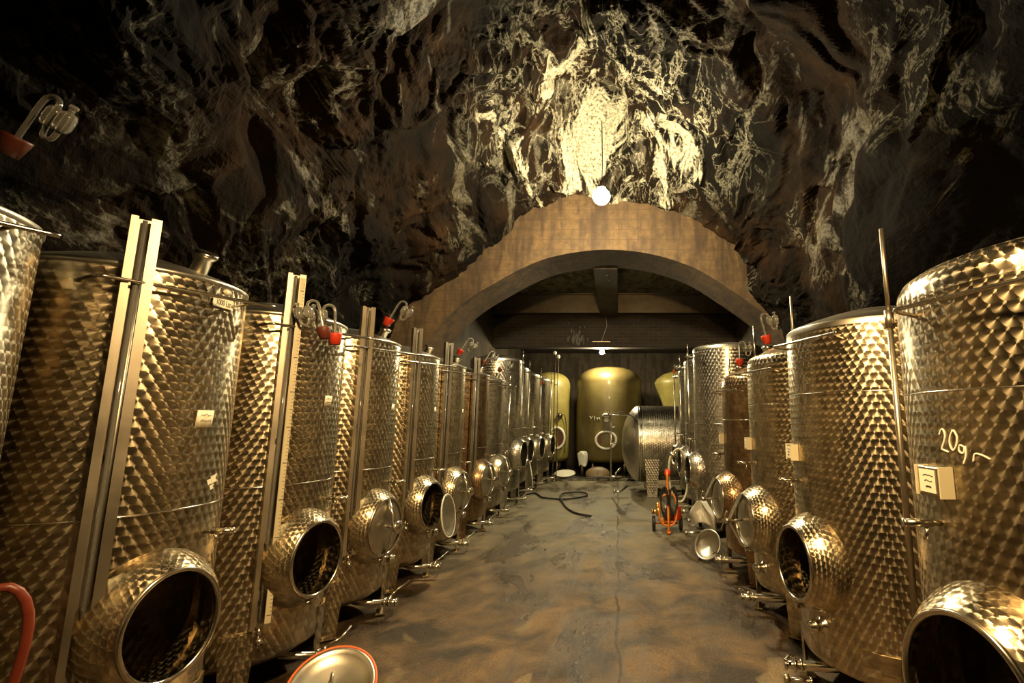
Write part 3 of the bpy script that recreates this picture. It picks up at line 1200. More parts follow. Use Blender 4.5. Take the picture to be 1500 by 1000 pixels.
    if sign:
        sa, sz = sign
        mt = pt_mat(R, R_(sa), sz, 0)
        b = MB()
        b.box((0.018, 0, 0), (0.036, 0.115, 0.088), mat=mt, bev=0.003)
        sg = b.build('label_holder', M['dull'], t)
        b = MB()
        b.box((0.0375, 0.006 * side, 0.0), (0.0016, 0.078, 0.070), mat=mt)
        pc = b.build('paper_card', M['paper'], sg)
        b = MB()
        for li in range(3):
            pts = [(0.0392, px, 0.018 - 0.017 * li + py) for px, py in squiggle(10, 0.05 - 0.012 * li, 0.006, seed * 5 + li)]
            b.tube(pts, 0.0009 if li < 2 else 0.0018, 4, mat=mt)
        b.build('handwriting', M['ink'], pc)
        for yy in (-0.059, 0.059):
            b = MB()
            b.box((0.020, yy, 0), (0.044, 0.006, 0.094), mat=mt)
            b.build('holder_edge', M['plate'], sg)
    return t


# ---- left row
LX = -2.26
XR = -17
left = [
    dict(y=1.30, label='nearest left steel tank, pale top edge cut by the photo edge', mat='mid', zr=2.13, post=None, lid='open',
         seams=(), sticker=None, neck=(0.22, -0.04, 0.10), neck_tilt=22, drain=False, ruler=False),
    dict(y=2.23, label='left steel tank with a 1000 litre plate and the largest open manhole', mat='gold', post=(0.40, 2.31), lid='open',
         sticker=(15, 1.506, 0.085, 0.075), neck=(0.24, 0.10, 0.09), neck_tilt=28, ruler=False),
    dict(y=3.17, label='left steel tank with a ruler on its gauge post and open manhole', mat='gold', post=(0.40, 2.36), lid='open',
         sticker=(13, 1.62, 0.065, 0.065), neck=None, ruler=True),
    dict(y=4.03, label='left steel tank with closed manhole beside the bright broad gauge post', mat='gold', post=(0.55, 2.36), lid='knob',
         sticker=(20, 1.60, 0.055, 0.055), neck=(0.26, 0.10, 0.07), neck_tilt=30, low=(24, 0.42)),
    dict(y=4.97, label='left steel tank whose round lid hangs in front of its open manhole', mat='gold', post=(0.60, 2.37), lid='hanging',
         sticker=(20, 1.60, 0.055, 0.055), neck=(0.28, 0.10, 0.06), neck_tilt=30, low=(24, 0.42)),
    dict(y=5.86, label='fifth left steel tank with closed manhole, just before the arch', mat='gold', post=(0.62, 2.37), lid='knob',
         sticker=(20, 1.60, 0.05, 0.05), neck=(0.28, 0.10, 0.06), neck_tilt=30, low=(24, 0.42)),
    dict(y=6.98, label='left steel tank with the reddish brown gauge post', mat='rust', post=(0.62, 2.34), lid='knob',
         sticker=None, neck=(0.28, 0.10, 0.06), neck_tilt=20, low=(24, 0.42)),
    dict(y=7.95, label='dull grey left tank squeezed in behind the one with reddish post', mat='mid', post=None, lid='knob', tube=(30, 0.7, 2.25),
         sticker=None, neck=(0.28, 0.10, 0.06), neck_tilt=20, low=(24, 0.42)),
]
ltanks = []
for i, q in enumerate(left):
    ltanks.append(make_tank('wine_tank', q['label'], LX, q['y'], 0.422, XR, q['mat'], q.get('zr', 2.13), lid=q['lid'], post=q.get('post'),
                            seams=q.get('seams', (1.13,)), sticker=q['sticker'], neck=q['neck'], neck_tilt=q.get('neck_tilt', 0), zm=0.71,
                            tap=26, low=q.get('low'), drain=q.get('drain', True), group='steel wine tanks on the left', seed=i,
                            ruler=q.get('ruler', False), tube=q.get('tube'), dome=0.12))

far_left = [
    (9.05, 0.47, -2.24, 2.60, 'hanging', 'cool', 'tall pale left tank with a lid swung below its open manhole'),
    (10.10, 0.44, -2.28, 2.56, 'open', 'cool', 'tall pale left tank, second from the pale one with swung lid'),
    (11.20, 0.42, -2.20, 2.52, 'open', 'mid', 'slim tall left tank with a red stopper on its gauge'),
    (12.22, 0.40, -2.08, 2.50, 'open', 'mid', 'farthest left steel tank beside the thin pole with white knobs'),
]
for i, (y, R, x, zr, lid, mt, lb) in enumerate(far_left):
    make_tank('wine_tank', lb, x, y, R, -12, mt, zr, zm=0.90, ma=0.17, mz=0.22, lid=lid, tube=(-8, 0.62, zr + 0.14), seams=(1.35,),
              hanging=(0.02, -0.36, 30), neck=None, tap=26, z0=0.30, dome=0.10, shoulder=0.03, group='steel wine tanks on the left', seed=i + 9,
              sticker=(10, 1.62, 0.05, 0.09) if i == 0 else None, rail=False)

# ---- right row
right = [
    dict(x=1.58, y=1.61, R=0.56, label='nearest right steel tank chalked with the number 20', mat='gold', zr=2.02, shoulder=0.09, dome=0.11,
         tube=(-69, 0.72, 2.36), neck=(0.14, -0.30, 0.045), tap=-16, lid='open', low=None, sign=(-14.5, 1.31), seams=(1.59,), zm=0.76, mz=0.22, ma=0.20, z0=0.24),
    dict(x=1.62, y=2.99, R=0.55, label='second right steel tank with open manhole and capped stub below', mat='gold', zr=2.05, shoulder=0.02, dome=0.13,
         tube=(-69, 0.72, 2.40), neck=(0.12, -0.36, 0.04), tap=-12, lid='open', low=(5, 0.42), sign=(-17, 1.31), seams=(1.65,), zm=0.73, z0=0.22),
    dict(x=1.58, y=4.07, R=0.49, label='right steel tank with clamped manhole lid and red stoppered airlock on top', mat='gold', zr=2.03, shoulder=0.08, dome=0.14,
         tube=(-69, 0.72, 2.38), neck=(0.27, -0.16, 0.03), tap=-12, lid='closed', low=(5, 0.40), sign=(-17, 1.31), seams=(1.62,), zm=0.74, z0=0.24),
    dict(x=1.57, y=5.13, R=0.48, label='dark brown right tank with clamped lid and clear bag', mat='rust', zr=1.98, shoulder=0.13, dome=0.16,
         tube=(-69, 0.72, 2.2), neck=(0.30, -0.02, 0.02), tap=-12, lid='closed', low=None, sign=(-17, 1.31), seams=(1.5,), zm=0.74, z0=0.24),
    dict(x=1.58, y=7.02, R=0.50, label='tall wide right tank with open manhole rising behind the brown one', mat='cool', zr=2.52, shoulder=0.03, dome=0.07,
         tube=(-28, 0.62, 2.62), neck=None, tap=2, lid='open', low=None, sign=None, seams=(1.45,), zm=0.82, z0=0.26),
    dict(x=1.58, y=8.20, R=0.47, label='tall right tank between the wide one and the farthest one', mat='cool', zr=2.48, shoulder=0.03, dome=0.08,
         tube=(-28, 0.62, 2.60), neck=None, tap=2, lid='open', low=None, sign=None, seams=(1.45,), zm=0.84, z0=0.26),
    dict(x=1.60, y=9.25, R=0.46, label='farthest right steel tank in front of the lying tank', mat='cool', zr=2.42, shoulder=0.03, dome=0.08,
         tube=(-24, 0.62, 2.385), neck=None, tap=2, lid='open', low=None, sign=None, seams=(1.45,), zm=0.84, z0=0.26),
]
ROTS = (195, 192, 190, 190, 186, 186, 186)
rtanks = []
for i, q in enumerate(right):
    rtanks.append(make_tank('wine_tank', q['label'], q['x'], q['y'], q['R'], ROTS[i], q['mat'], q['zr'], z0=q['z0'], zm=q['zm'],
                            mz=q.get('mz', 0.19), ma=q.get('ma', 0.17), lid=q['lid'], side=-1, dome=q['dome'], shoulder=q['shoulder'],
                            tube=q['tube'], neck=q['neck'], tap=q['tap'], low=q['low'], sign=q['sign'], seams=q['seams'],
                            group='steel wine tanks on the right', seed=i + 20, rail=True, seg=144 if i < 2 else 112))

# chalk number on the nearest right tank
def chalk(t, R, rot, strokes, name='chalk_writing'):
    b = MB()
    for st in strokes:
        st = arc_smooth([(a, 0, z) for a, z in st], 4)
        b.tube([surf(R, R_(a - rot), z, 0.001) for a, _, z in st], 0.0032, 5)
    return b.build(name, M['chalk'], t)


# world angle decreases to the left in view; strokes in (world angle, z)
two = [(-177.6, 1.452), (-176.6, 1.468), (-175.6, 1.470), (-175.0, 1.452), (-175.8, 1.430), (-177.0, 1.410), (-176.4, 1.408), (-174.2, 1.402)]
zero = [(-171.6, 1.470), (-172.9, 1.450), (-173.3, 1.425), (-172.2, 1.408), (-170.8, 1.425), (-170.3, 1.450), (-171.4, 1.470)]
gee = [(-168.0, 1.420), (-169.6, 1.425), (-170.0, 1.408), (-168.6, 1.402), (-167.8, 1.422), (-167.8, 1.395), (-169.0, 1.368)]
ar_ = [(-165.6, 1.378), (-164.8, 1.402), (-162.6, 1.400), (-160.4, 1.390)]
chalk(rtanks[0], 0.56, 195, [two, zero, gee, ar_])

# 1000 litre plate and oval badge on the left tank
t1 = ltanks[1]
mt = pt_mat(0.422, R_(-3.3 + 20), 2.035, 0.002)
b = MB()
b.box((0.003, 0, 0), (0.003, 0.115, 0.044), mat=mt)
pl = b.build('capacity_plate', M['paper'], t1)
me = curve_text('1000 Ltr', 0.030)
me.transform(mt @ T_(0.0052, 0, 0) @ RZ(PI / 2) @ RX(PI / 2) @ Matrix.Diagonal((0.82, 1.25, 1, 1)))
me.materials.clear()
me.materials.append(M['ink'])
tx = D.objects.new('lettering', me)
col.objects.link(tx)
tx.parent = pl
b = MB()
b.lathe([(0, 0), (0.02, 0), (0.02, 0.002), (0, 0.003)], 24, pt_mat(0.422, R_(-3.3 + 23), 2.092, 0.0) @ RY(PI / 2) @ Matrix.Diagonal((0.7, 1.35, 1, 1)))
b.build('oval_badge', M['plate'], t1)
# torn remains of a sticker
b = MB()
for (a, z, s_) in ((29, 1.235, 0.02), (25, 1.225, 0.014), (27.5, 1.20, 0.012)):
    mt = pt_mat(0.422, R_(a), z, 0.001)
    b.prism([(-s_, -s_ * 1.2), (s_ * 0.7, -s_), (s_ * 0.9, s_ * 1.1), (0, s_ * 0.5), (-s_ * .8, s_ * 1.3)], 0, 0.001, mat=mt @ RY(PI / 2) @ RZ(0.3))
b.build('torn_sticker', M['paper'], t1)


# ------------------------------------------------------------------ fermentation airlocks
def airlock(label, base, tilt_axis_mat, scale=1.0, stopper='red', group='glass fermentation airlocks'):
    """base: point of the stopper's foot; matrix gives its lean"""
    t = thing('fermentation_airlock', label, 'airlock', base, 0, group)
    t.rotation_euler = tilt_axis_mat.to_euler()
    s = scale
    b = MB()
    b.lathe([(0, -0.012 * s), (0.020 * s, -0.012 * s), (0.027 * s, 0.030 * s), (0.027 * s, 0.036 * s), (0.0, 0.037 * s)], 20)
    b.build('stopper', M[stopper], t)
    b = MB()
    pts = [(0, 0, 0.02), (0, 0, 0.075), (0.006, 0, 0.10), (0.0, 0, 0.10)]
    path = arc_smooth([(0, 0, 0.02), (0, 0, 0.06), (0, 0, 0.09), (0, 0, 0.130), (0.006, 0, 0.150), (0.022, 0, 0.158), (0.038, 0, 0.150),
                       (0.044, 0, 0.130), (0.044, 0, 0.10), (0.048, 0, 0.068), (0.060, 0, 0.058), (0.074, 0, 0.066), (0.078, 0, 0.09), (0.078, 0, 0.15)], 5)
    b.tube([(x * s, y * s, z * s) for x, y, z in path], 0.0058 * s, 10)
    for bx, bz in ((0.044, 0.112), (0.078, 0.112)):
        b.lathe([(0.006 * s, -0.026 * s), (0.014 * s, -0.023 * s), (0.0175 * s, -0.012 * s), (0.0175 * s, 0.012 * s), (0.014 * s, 0.023 * s), (0.006 * s, 0.026 * s)],
                16, T_(bx * s, 0, bz * s))
    b.lathe([(0.006 * s, 0.0), (0.0088 * s, 0.004 * s), (0.0088 * s, 0.010 * s), (0.005 * s, 0.012 * s)], 12, T_(0.078 * s, 0, 0.145 * s))
    b.build('glass_tube', M['glass'], t)
    return t


def lean(y_deg, x_deg=0, z_deg=0):
    return (RZ(R_(z_deg)) @ RX(R_(x_deg)) @ RY(R_(y_deg))).to_3x3()


airlock('large glass airlock in a brown stopper above the nearest left tank', (-1.90, 1.42, 2.33), lean(24, 0, 0), 1.35, 'brownrub')
airlock('glass airlock with brown stopper hanging upside down by the ruler post tank', (-1.73, 2.86, 1.99), lean(14, 0, 200), 1.4, 'brownrub')
airlock('glass airlock with red stopper hanging next to the brown stoppered one', (-1.74, 2.985, 1.975), lean(4, 0, 210), 1.45, 'red')
airlock('glass airlock with red stopper leaning above the broad gauge post tank', (-1.93, 4.03, 2.295), lean(26, 0, 10), 1.45, 'red')
airlock('glass airlock with red stopper on the fifth left tank', (-1.91, 5.86, 2.29), lean(30, 0, 10), 1.45, 'red')
airlock('small glass airlock with brown stopper beside the reddish gauge post', (-1.925, 6.98, 2.29), lean(30, 0, 10), 1.45, 'brownrub')
airlock('small glass airlock with brown stopper on the dull grey tank', (-1.925, 7.95, 2.29), lean(34, 0, 10), 1.45, 'brownrub')
airlock('upright glass airlock in a big red stopper on the clamped right tank', (1.286, 4.18, 2.165), lean(-12, 0, 0), 1.55, 'red')
airlock('slim glass airlock with red stopper on the dark brown right tank', (1.271, 5.10, 2.075), lean(0, 0, 0), 1.5, 'red')
airlock('small glass airlock with red stopper at the top of the farthest right tank', (1.08, 9.42, 2.41), lean(0, 0, 0), 0.9, 'red')
airlock('small glass airlock with red stopper on the slim tall left tank', (-1.665, 10.97, 2.31), lean(0, 0, 0), 1.0, 'red')

# ------------------------------------------------------------------ lamps
t = thing('globe_lamp', 'burning globe lamp hanging under the rock before the arch', 'lamp', LAMP_A)
b = MB()
b.lathe([(0.0005, -0.105), (0.04, -0.098), (0.075, -0.075), (0.10, -0.035), (0.105, 0.0), (0.09, 0.045), (0.055, 0.075), (0.05, 0.08)], 28)
b.build('globe', M['lampA'], t)
b = MB()
b.lathe([(0.05, 0.078), (0.058, 0.08), (0.058, 0.12), (0.03, 0.14), (0.0, 0.145)], 24)
b.build('socket', M['black'], t)
b = MB()
b.tube([(0, 0, 0.14), (0.01, 0.02, 0.4), (0.0, 0.0, 1.0)], 0.006, 8)
b.build('cable', M['black'], t)
t = thing('hanging_lamp', 'small round lamp hanging before the far brick wall', 'lamp', LAMP_C)
b = MB()
b.lathe([(0.0005, -0.07), (0.035, -0.06), (0.06, -0.03), (0.065, 0.0), (0.05, 0.03), (0.04, 0.04)], 24)
b.build('bulb', M['lampC'], t)
b = MB()
b.lathe([(0.04, 0.038), (0.075, 0.045), (0.075, 0.06), (0.03, 0.10), (0.0, 0.105)], 24)
b.build('socket', M['dark'], t)
b = MB()
b.tube([(0, -0.50, 0.21), (0.05, -0.48, 0.35), (0.14, -0.48, 0.62), (0.10, -0.48, 0.9)], 0.006, 6)
b.build('cable', M['cream'], t)
b = MB()
b.box((0, -0.48, 0.20), (0.46, 0.05, 0.03))
b.tube([(0, -0.47, 0.20), (0, -0.47, 0.06), (0, -0.1, 0.03), (0, 0, 0.06)], 0.012, 8)
b.build('bracket', M['dark'], t)

# ------------------------------------------------------------------ back of the cellar: resin tanks
def resin_tank(label, x, y, prof, mat, ring_z, ring_x, ring_a, ring_b, R_at):
    t = thing('resin_tank', label, 'tank', (x, y, 0), 0, 'upright resin tanks at the back')
    b = MB()
    b.lathe(prof, 64)
    b.build('shell', mat, t)
    if ring_z:
        yy = -math.sqrt(R_at ** 2 - ring_x ** 2) - 0.03
        b = MB()
        rgs = [[(ring_x + ring_a * s * math.cos(a), yy + o, ring_z + ring_b * s * math.sin(a)) for a in [2 * PI * i / 40 for i in range(40)]]
               for s, o in ((1.0, 0.06), (1.0, -0.03), (0.96, -0.045), (0.82, -0.045), (0.78, -0.03), (0.78, 0.05))]
        b.rings(rgs)
        b.build('manhole_ring', M['white'], t)
        b = MB()
        rgs = [[(ring_x + ring_a * s * math.cos(a), yy + o, ring_z + ring_b * s * math.sin(a)) for a in [2 * PI * i / 40 for i in range(40)]]
               for s, o in ((0.79, 0.05), (0.70, 0.052), (0.4, 0.048), (0.01, 0.046))]
        b.rings(rgs)
        b.build('manhole_lid', M['brownrub'], t)
    for a in (50, 130, 230, 310):
        b = MB()
        rr = R_at * 0.72
        b.tube([(rr * math.cos(R_(a)), rr * math.sin(R_(a)), 0), (rr * math.cos(R_(a)), rr * math.sin(R_(a)), 0.46)], 0.05, 10)
        b.build('leg', M['dark'], t)
    return t


def dome_prof(R, z0, zs, zt, n=8, taper=1.0):
    p = [(0.01, z0 - 0.10), (R * 0.6 * taper, z0 - 0.07), (R * 0.9 * taper, z0 - 0.01), (R * taper, z0 + 0.07)]
    for i in range(1, 5):
        p.append((R * (taper + (1 - taper) * i / 4), z0 + (zs - z0) * i / 4))
    for i in range(1, n + 1):
        a = PI / 2 * i / n
        p.append((max(0.002, R * math.cos(a) ** 0.8), zs + (zt - zs) * math.sin(a)))
    return p


g2 = resin_tank('broad olive resin tank with a lamplit domed top and white manhole ring', -0.25, 14.1,
                dome_prof(0.92, 0.42, 2.55, 3.0), M['greendark'], 0.98, -0.06, 0.30, 0.25, 0.92)
b = MB()
b.lathe([(0.0, 0.0), (0.05, 0.0), (0.05, 0.08), (0.11, 0.09), (0.12, 0.13), (0.08, 0.17), (0, 0.18)], 24, T_(-0.05, -0.96, 1.50))
b.box((-0.05, -0.93, 1.52), (0.1, 0.1, 0.12))
b.build('vent_cap', M['white'], g2)
b = MB()
for st in ([(-0.5, 1.60), (-0.46, 1.54), (-0.42, 1.61), (-0.46, 1.54), (-0.50, 1.47)], [(-0.38, 1.48), (-0.37, 1.60), (-0.36, 1.48)],
           [(-0.33, 1.49), (-0.32, 1.56), (-0.29, 1.55), (-0.28, 1.49)], [(-0.27, 1.55), (-0.24, 1.56), (-0.22, 1.49)]):
    b.tube([(x, -math.sqrt(0.925 ** 2 - x * x) - 0.004, z) for x, z in st], 0.007, 5)
b.build('chalk_writing', M['chalk'], g2)
g1 = resin_tank('slender yellow green resin tank half hidden behind the far left tanks', -1.92, 14.1,
                dome_prof(0.56, 0.42, 2.45, 2.85), M['green'], 1.02, 0.26, 0.24, 0.31, 0.56)
b = MB()
b.lathe([(0, 0), (0.07, 0), (0.08, 0.05), (0.05, 0.11), (0, 0.12)], 16, T_(0.33, -0.47, 1.62) @ RX(PI / 2))
b.tube(arc_smooth([(0.36, -0.52, 1.66), (0.46, -0.44, 1.60), (0.50, -0.36, 1.25), (0.47, -0.38, 0.62)], 6), 0.012, 8)
b.build('vent_hose', M['dark'], g1)
g3 = resin_tank('flared yellow resin tank standing behind the lying steel tank', 1.86, 14.2,
                [(0.01, 0.4), (0.45, 0.42), (0.50, 0.6), (0.56, 1.6), (0.62, 2.0), (0.78, 2.48), (0.80, 2.55), (0.74, 2.66), (0.55, 2.80), (0.3, 2.88), (0.005, 2.91)],
                M['green'], None, 0, 0, 0, 0.5)

# ------------------------------------------------------------------ lying steel tank
t = thing('horizontal_tank', 'lying swirl polished steel tank with bulging end on plate legs', 'tank', (0.06, 10.75, 0), 0)
HR, HZ = 0.79, 1.01
b = MB()
mt = T_(0.36, 0, HZ) @ RY(PI / 2)
b.lathe([(HR, 0.0), (HR, 0.8), (HR, 1.6), (HR, 2.35)], 96, mt, pitch=0.05)
b.build('shell', M['cool'], t)
b = MB()
b.lathe([(0.003, -0.34), (HR * 0.3, -0.325), (HR * 0.55, -0.275), (HR * 0.75, -0.20), (HR * 0.9, -0.11), (HR * 0.97, -0.05), (HR, 0.0)], 64, mt)
b.build('end_dome', M['dome'], t)
b = MB()
b.lathe([(HR, 2.35), (HR * 0.9, 2.44), (HR * 0.6, 2.55), (0.003, 2.6)], 64, mt)
b.build('end_dome', M['dome'], t)
b = MB()
b.lathe([(HR, 0.03), (HR + 0.006, 0.04), (HR + 0.006, 0.06), (HR, 0.07)], 64, mt)
b.build('weld_seam', M['plain'], t)
for lx in (0.62, 2.2):
    for ly in (-0.72, 0.72):
        b = MB()
        w1, w0 = 0.155, 0.095
        vs = []
        for zz, wd in ((0.0, w0), (0.88, w1)):
            for dy in (-0.018, 0.018):
                vs += [(lx - wd, ly + dy, zz), (lx + wd, ly + dy, zz)]
        b.add(vs, [(0, 1, 5, 4), (3, 2, 6, 7), (1, 3, 7, 5), (2, 0, 4, 6), (0, 2, 3, 1), (4, 5, 7, 6)], smooth=False)
        b.build('leg', M['cool'], t)
b = MB()
b.box((1.41, -0.70, 0.28), (1.5, 0.05, 0.09), bev=0.006)
b.build('cross_bar', M['dull'], t)
b = MB()
b.tube([(-0.20, -0.42, 1.60), (-0.20, -0.42, 0.28)], 0.016, 10)
b.tube([(-0.36, -0.42, 1.60), (0.20, -0.42, 1.60)], 0.016, 8)
b.tube([(-0.36, -0.42, 0.36), (0.08, -0.42, 0.36)], 0.018, 8)
b.tube([(-0.25, -0.42, 1.60), (-0.25, -0.42, 1.70)], 0.022, 8)
b.tube([(-0.20, -0.42, 1.35), (-0.05, -0.3, 1.35)], 0.012, 8)
b.tube([(-0.20, -0.42, 1.02), (-0.02, -0.3, 1.02)], 0.012, 8)
b.build('gauge_tube', M['plain'], t)
b = MB()
b.tube([(0.0, -0.35, 0.52), (-0.10, -0.45, 0.44), (-0.10, -0.45, 0.36)], 0.02, 8)
b.build('outlet_pipe', M['plain'], t)
b = MB()
b.tube([(0.12, -0.5, 0.18), (0.0, -0.62, 0.10), (-0.12, -0.66, 0.10)], 0.022, 8)
b.lathe([(0.045, 0), (0.045, 0.03), (0, 0.03)], 12, T_(-0.12, -0.66, 0.10) @ RY(-PI / 2))
b.build('drain_valve', M['plain'], t)
b = MB()
b.tube(arc_smooth([(-0.20, -0.42, 1.62), (0.05, -0.62, 1.66), (0.22, -0.72, 1.58), (0.34, -0.70, 1.45)], 5), 0.007, 6)
b.build('cord', M['black'], t)

# ------------------------------------------------------------------ loose things
def loose_lid(label, loc, rot, ax, az, gasket, dish=0.04, convex_towards=True, mat=None, name='manhole_lid', handle=True):
    t = thing(name, label, 'lid', loc)
    t.rotation_euler = rot
    m = Matrix.Identity(4) if convex_towards else RZ(PI)
    ld = make_lid(t, m, ax, az, gasket, dish, 'dish')
    if mat:
        ld.data.materials[0] = mat
    if handle:
        b = MB()
        b.tube(arc_smooth([(0.02, 0, -0.045), (0.05, 0, -0.04), (0.055, 0, 0), (0.05, 0, 0.04), (0.02, 0, 0.045)], 4), 0.010, 8)
        b.build('handle', M['plain'], t)
    return t


loose_lid('oval steel lid with orange gasket propped before the left tanks', (-1.475, 2.78, 0.14), (0, R_(-58), R_(-66)), 0.205, 0.215, M['orange'], 0.045, False)
t = loose_lid('shiny dished lid leaning on the floor beside the right tanks', (0.975, 5.62, 0.165), (R_(0), R_(-28), R_(-128)), 0.155, 0.165, None, 0.06, False, handle=False)
loose_lid('pale oval lid lying at the far left of the kerb', (-1.36, 13.0, 0.16), (0, R_(-78), R_(-90)), 0.26, 0.27, M['white'], 0.02, True, M['white'], handle=False)
loose_lid('tan round lid propped under the olive resin tank', (-0.52, 13.05, 0.14), (0, R_(-25), R_(-90)), 0.31, 0.18, None, 0.05, True, M['tan'], handle=True)

# black hose on the floor
b = MB()
pts = [(-1.95, 10.2, 0.018), (-1.70, 10.45, 0.018), (-1.42, 9.85, 0.018), (-0.95, 9.72, 0.018), (-0.62, 10.1, 0.02), (-0.72, 10.55, 0.02), (-1.05, 10.45, 0.03), (-1.12, 9.9, 0.045),
       (-1.0, 9.3, 0.02), (-0.86, 8.7, 0.018), (-0.66, 8.25, 0.018), (-0.42, 8.02, 0.018)]
b.tube(arc_smooth(pts, 8), 0.017, 10)
tag(b.build('floor_hose', M['black']), 'black hose looped on the floor between the tank rows', 'hose')

# red hose on the nearest left tank tap
b = MB()
c0 = Vector((-1.79, 1.545, 1.00))
pts = []
for i in range(0, 30):
    a = i / 29
    ang = -0.5 + a * 2 * PI * 0.98
    pts.append((c0.x + 0.035 * math.sin(ang * 2) + 0.01 * a, c0.y - 0.02 + 0.065 * math.sin(ang), c0.z - 0.28 + 0.30 * math.cos(ang)))
b.tube(pts, 0.013, 10)
tag(b.build('coiled_hose', M['redhose']), 'red brown hose looped over the tap at the left photo edge', 'hose')

# white cloth on a post
t = thing('cloth_post', 'black post with a white cloth over it at the kerb', 'post', (-0.92, 13.05, 0))
b = MB()
b.tube([(0, 0, 0), (0, 0, 0.62)], 0.035, 12)
b.lathe([(0, 0), (0.14, 0), (0.14, 0.02), (0.04, 0.04)], 20)
b.build('post', M['dark'], t)
b = MB()
rgs = []
for i, (zz, r1, r2) in enumerate(((0.34, 0.10, 0.065), (0.40, 0.11, 0.06), (0.50, 0.12, 0.055), (0.60, 0.125, 0.05), (0.66, 0.12, 0.045), (0.685, 0.09, 0.03), (0.69, 0.01, 0.01))):
    rgs.append([(0.02 - 0.05 * (zz - .3) + (r1 + 0.012 * math.sin(5 * a + i)) * math.cos(a), (r2 + 0.01 * math.sin(4 * a + i * 2)) * math.sin(a), zz + 0.02 * math.cos(a * 3)) for a in [2 * PI * q / 28 for q in range(28)]])
b.rings(rgs)
b.build('cloth', M['cloth'], t)

# thin pole with white knobs
t = thing('knobbed_pole', 'thin upright pole topped by two white knobs beside farthest left tank', 'pole', (-1.60, 12.64, 0))
b = MB()
b.tube([(-0.03, 0, 0.0), (-0.03, 0, 3.20)], 0.014, 8)
b.tube([(0.06, 0, 0.0), (0.06, 0, 3.10)], 0.014, 8)
b.tube([(-0.03, 0, 0.5), (0.06, 0, 0.5)], 0.01, 8)
b.tube([(-0.03, 0, 2.4), (0.06, 0, 2.4)], 0.01, 8)
b.lathe([(0, 0), (0.05, 0), (0.05, 0.02), (0, 0.025)], 16)
b.build('rods', M['dark'], t)
for px, pz in ((-0.03, 3.22), (0.06, 3.12)):
    b = MB()
    b.lathe([(0.002, -0.05), (0.035, -0.035), (0.048, 0), (0.035, 0.035), (0.002, 0.05)], 16, T_(px, 0, pz))
    b.build('knob', M['white'], t)

# loose hoses and fittings heaped at the kerb
b = MB()
r = random.Random(3)
for i in range(7):
    x, y = -1.1 + 0.28 * i, 12.72 + r.uniform(-.04, .04)
    b.tube(arc_smooth([(x - .3, y, 0.07), (x - .1, y + r.uniform(-.2, .1), 0.08), (x + .1, y + r.uniform(-.1, .2), 0.07), (x + .35, y - 0.05, 0.07)], 5), 0.016, 6)
hs = b.build('hose_heap', M['black'])
hs['kind'] = 'stuff'
tag(hs, 'tangle of black hoses along the kerb before the resin tanks', 'hoses')

# pump on an orange trolley
t = thing('pump_trolley', 'orange wheeled trolley with pump in front of the right tanks', 'pump', (0.68, 7.08, 0), R_(0))
b = MB()
b.tube(arc_smooth([(0.0, -0.20, 0.015), (0.0, -0.19, 0.20), (0.0, -0.12, 0.50), (0.0, -0.10, 0.80)], 4), 0.016, 10)
b.tube(arc_smooth([(-0.10, -0.14, 0.46), (-0.12, -0.16, 0.25), (-0.08, -0.17, 0.13), (0.0, -0.18, 0.10), (0.08, -0.17, 0.13), (0.12, -0.16, 0.25), (0.10, -0.14, 0.46), (0.0, -0.13, 0.50), (-0.10, -0.14, 0.46)], 4), 0.013, 8)
b.tube([(-0.17, 0.0, 0.10), (0.17, 0.0, 0.10)], 0.012, 8)
b.tube([(0, 0, 0.10), (0, -0.18, 0.10)], 0.014, 8)
b.box((0, 0.0, 0.135), (0.20, 0.26, 0.02), bev=0.004)
b.box((0, -0.20, 0.02), (0.05, 0.08, 0.03), bev=0.005)
b.build('frame', M['orangepaint'], t)
for sx in (-0.185, 0.185):
    b = MB()
    b.lathe([(0.02, -0.02), (0.075, -0.02), (0.098, -0.018), (0.10, 0), (0.098, 0.018), (0.075, 0.02), (0.02, 0.02)], 28, T_(sx, 0, 0.10) @ RY(PI / 2))
    wl = b.build('wheel', M['black'], t)
    b = MB()
    b.lathe([(0.0, -0.026), (0.03, -0.026), (0.03, 0.026), (0, 0.026)], 16, T_(sx, 0, 0.10) @ RY(PI / 2))
    b.build('hub', M['dull'], wl)
b = MB()
b.lathe([(0.0, -0.13), (0.06, -0.13), (0.085, -0.11), (0.085, 0.09), (0.07, 0.12), (0.0, 0.12)], 24, T_(0.02, 0.02, 0.235) @ RX(PI / 2))
for i in range(14):
    a = 2 * PI * i / 14
    b.box((0.02 + 0.088 * math.cos(a), 0.01, 0.235 + 0.088 * math.sin(a)), (0.008, 0.17, 0.008))
b.build('motor', M['dark'], t)
b = MB()
b.lathe([(0, 0), (0.055, 0), (0.06, 0.02), (0.05, 0.05), (0.03, 0.06), (0.03, 0.10), (0.038, 0.10), (0.038, 0.115), (0, 0.115)], 20, T_(-0.10, -0.05, 0.26) @ RY(-PI / 2))
b.tube([(-0.13, -0.05, 0.26), (-0.13, -0.05, 0.38)], 0.022, 10)
b.build('pump_head', M['brass'], t)
b = MB()
b.lathe([(0, 0), (0.06, 0), (0.065, 0.02), (0.065, 0.10), (0.05, 0.12), (0, 0.12)], 20, T_(0.13, -0.04, 0.16))
b.box((0.15, -0.04, 0.30), (0.07, 0.07, 0.06), bev=0.01)
b.build('switch_box', M['red'], t)
b = MB()
b.tube([(0.16, -0.02, 0.26), (0.24, 0.01, 0.25)], 0.02, 10)
b.tube([(0.22, 0.01, 0.25), (0.25, 0.01, 0.25)], 0.034, 12)
b.build('outlet_pipe', M['plain'], t)
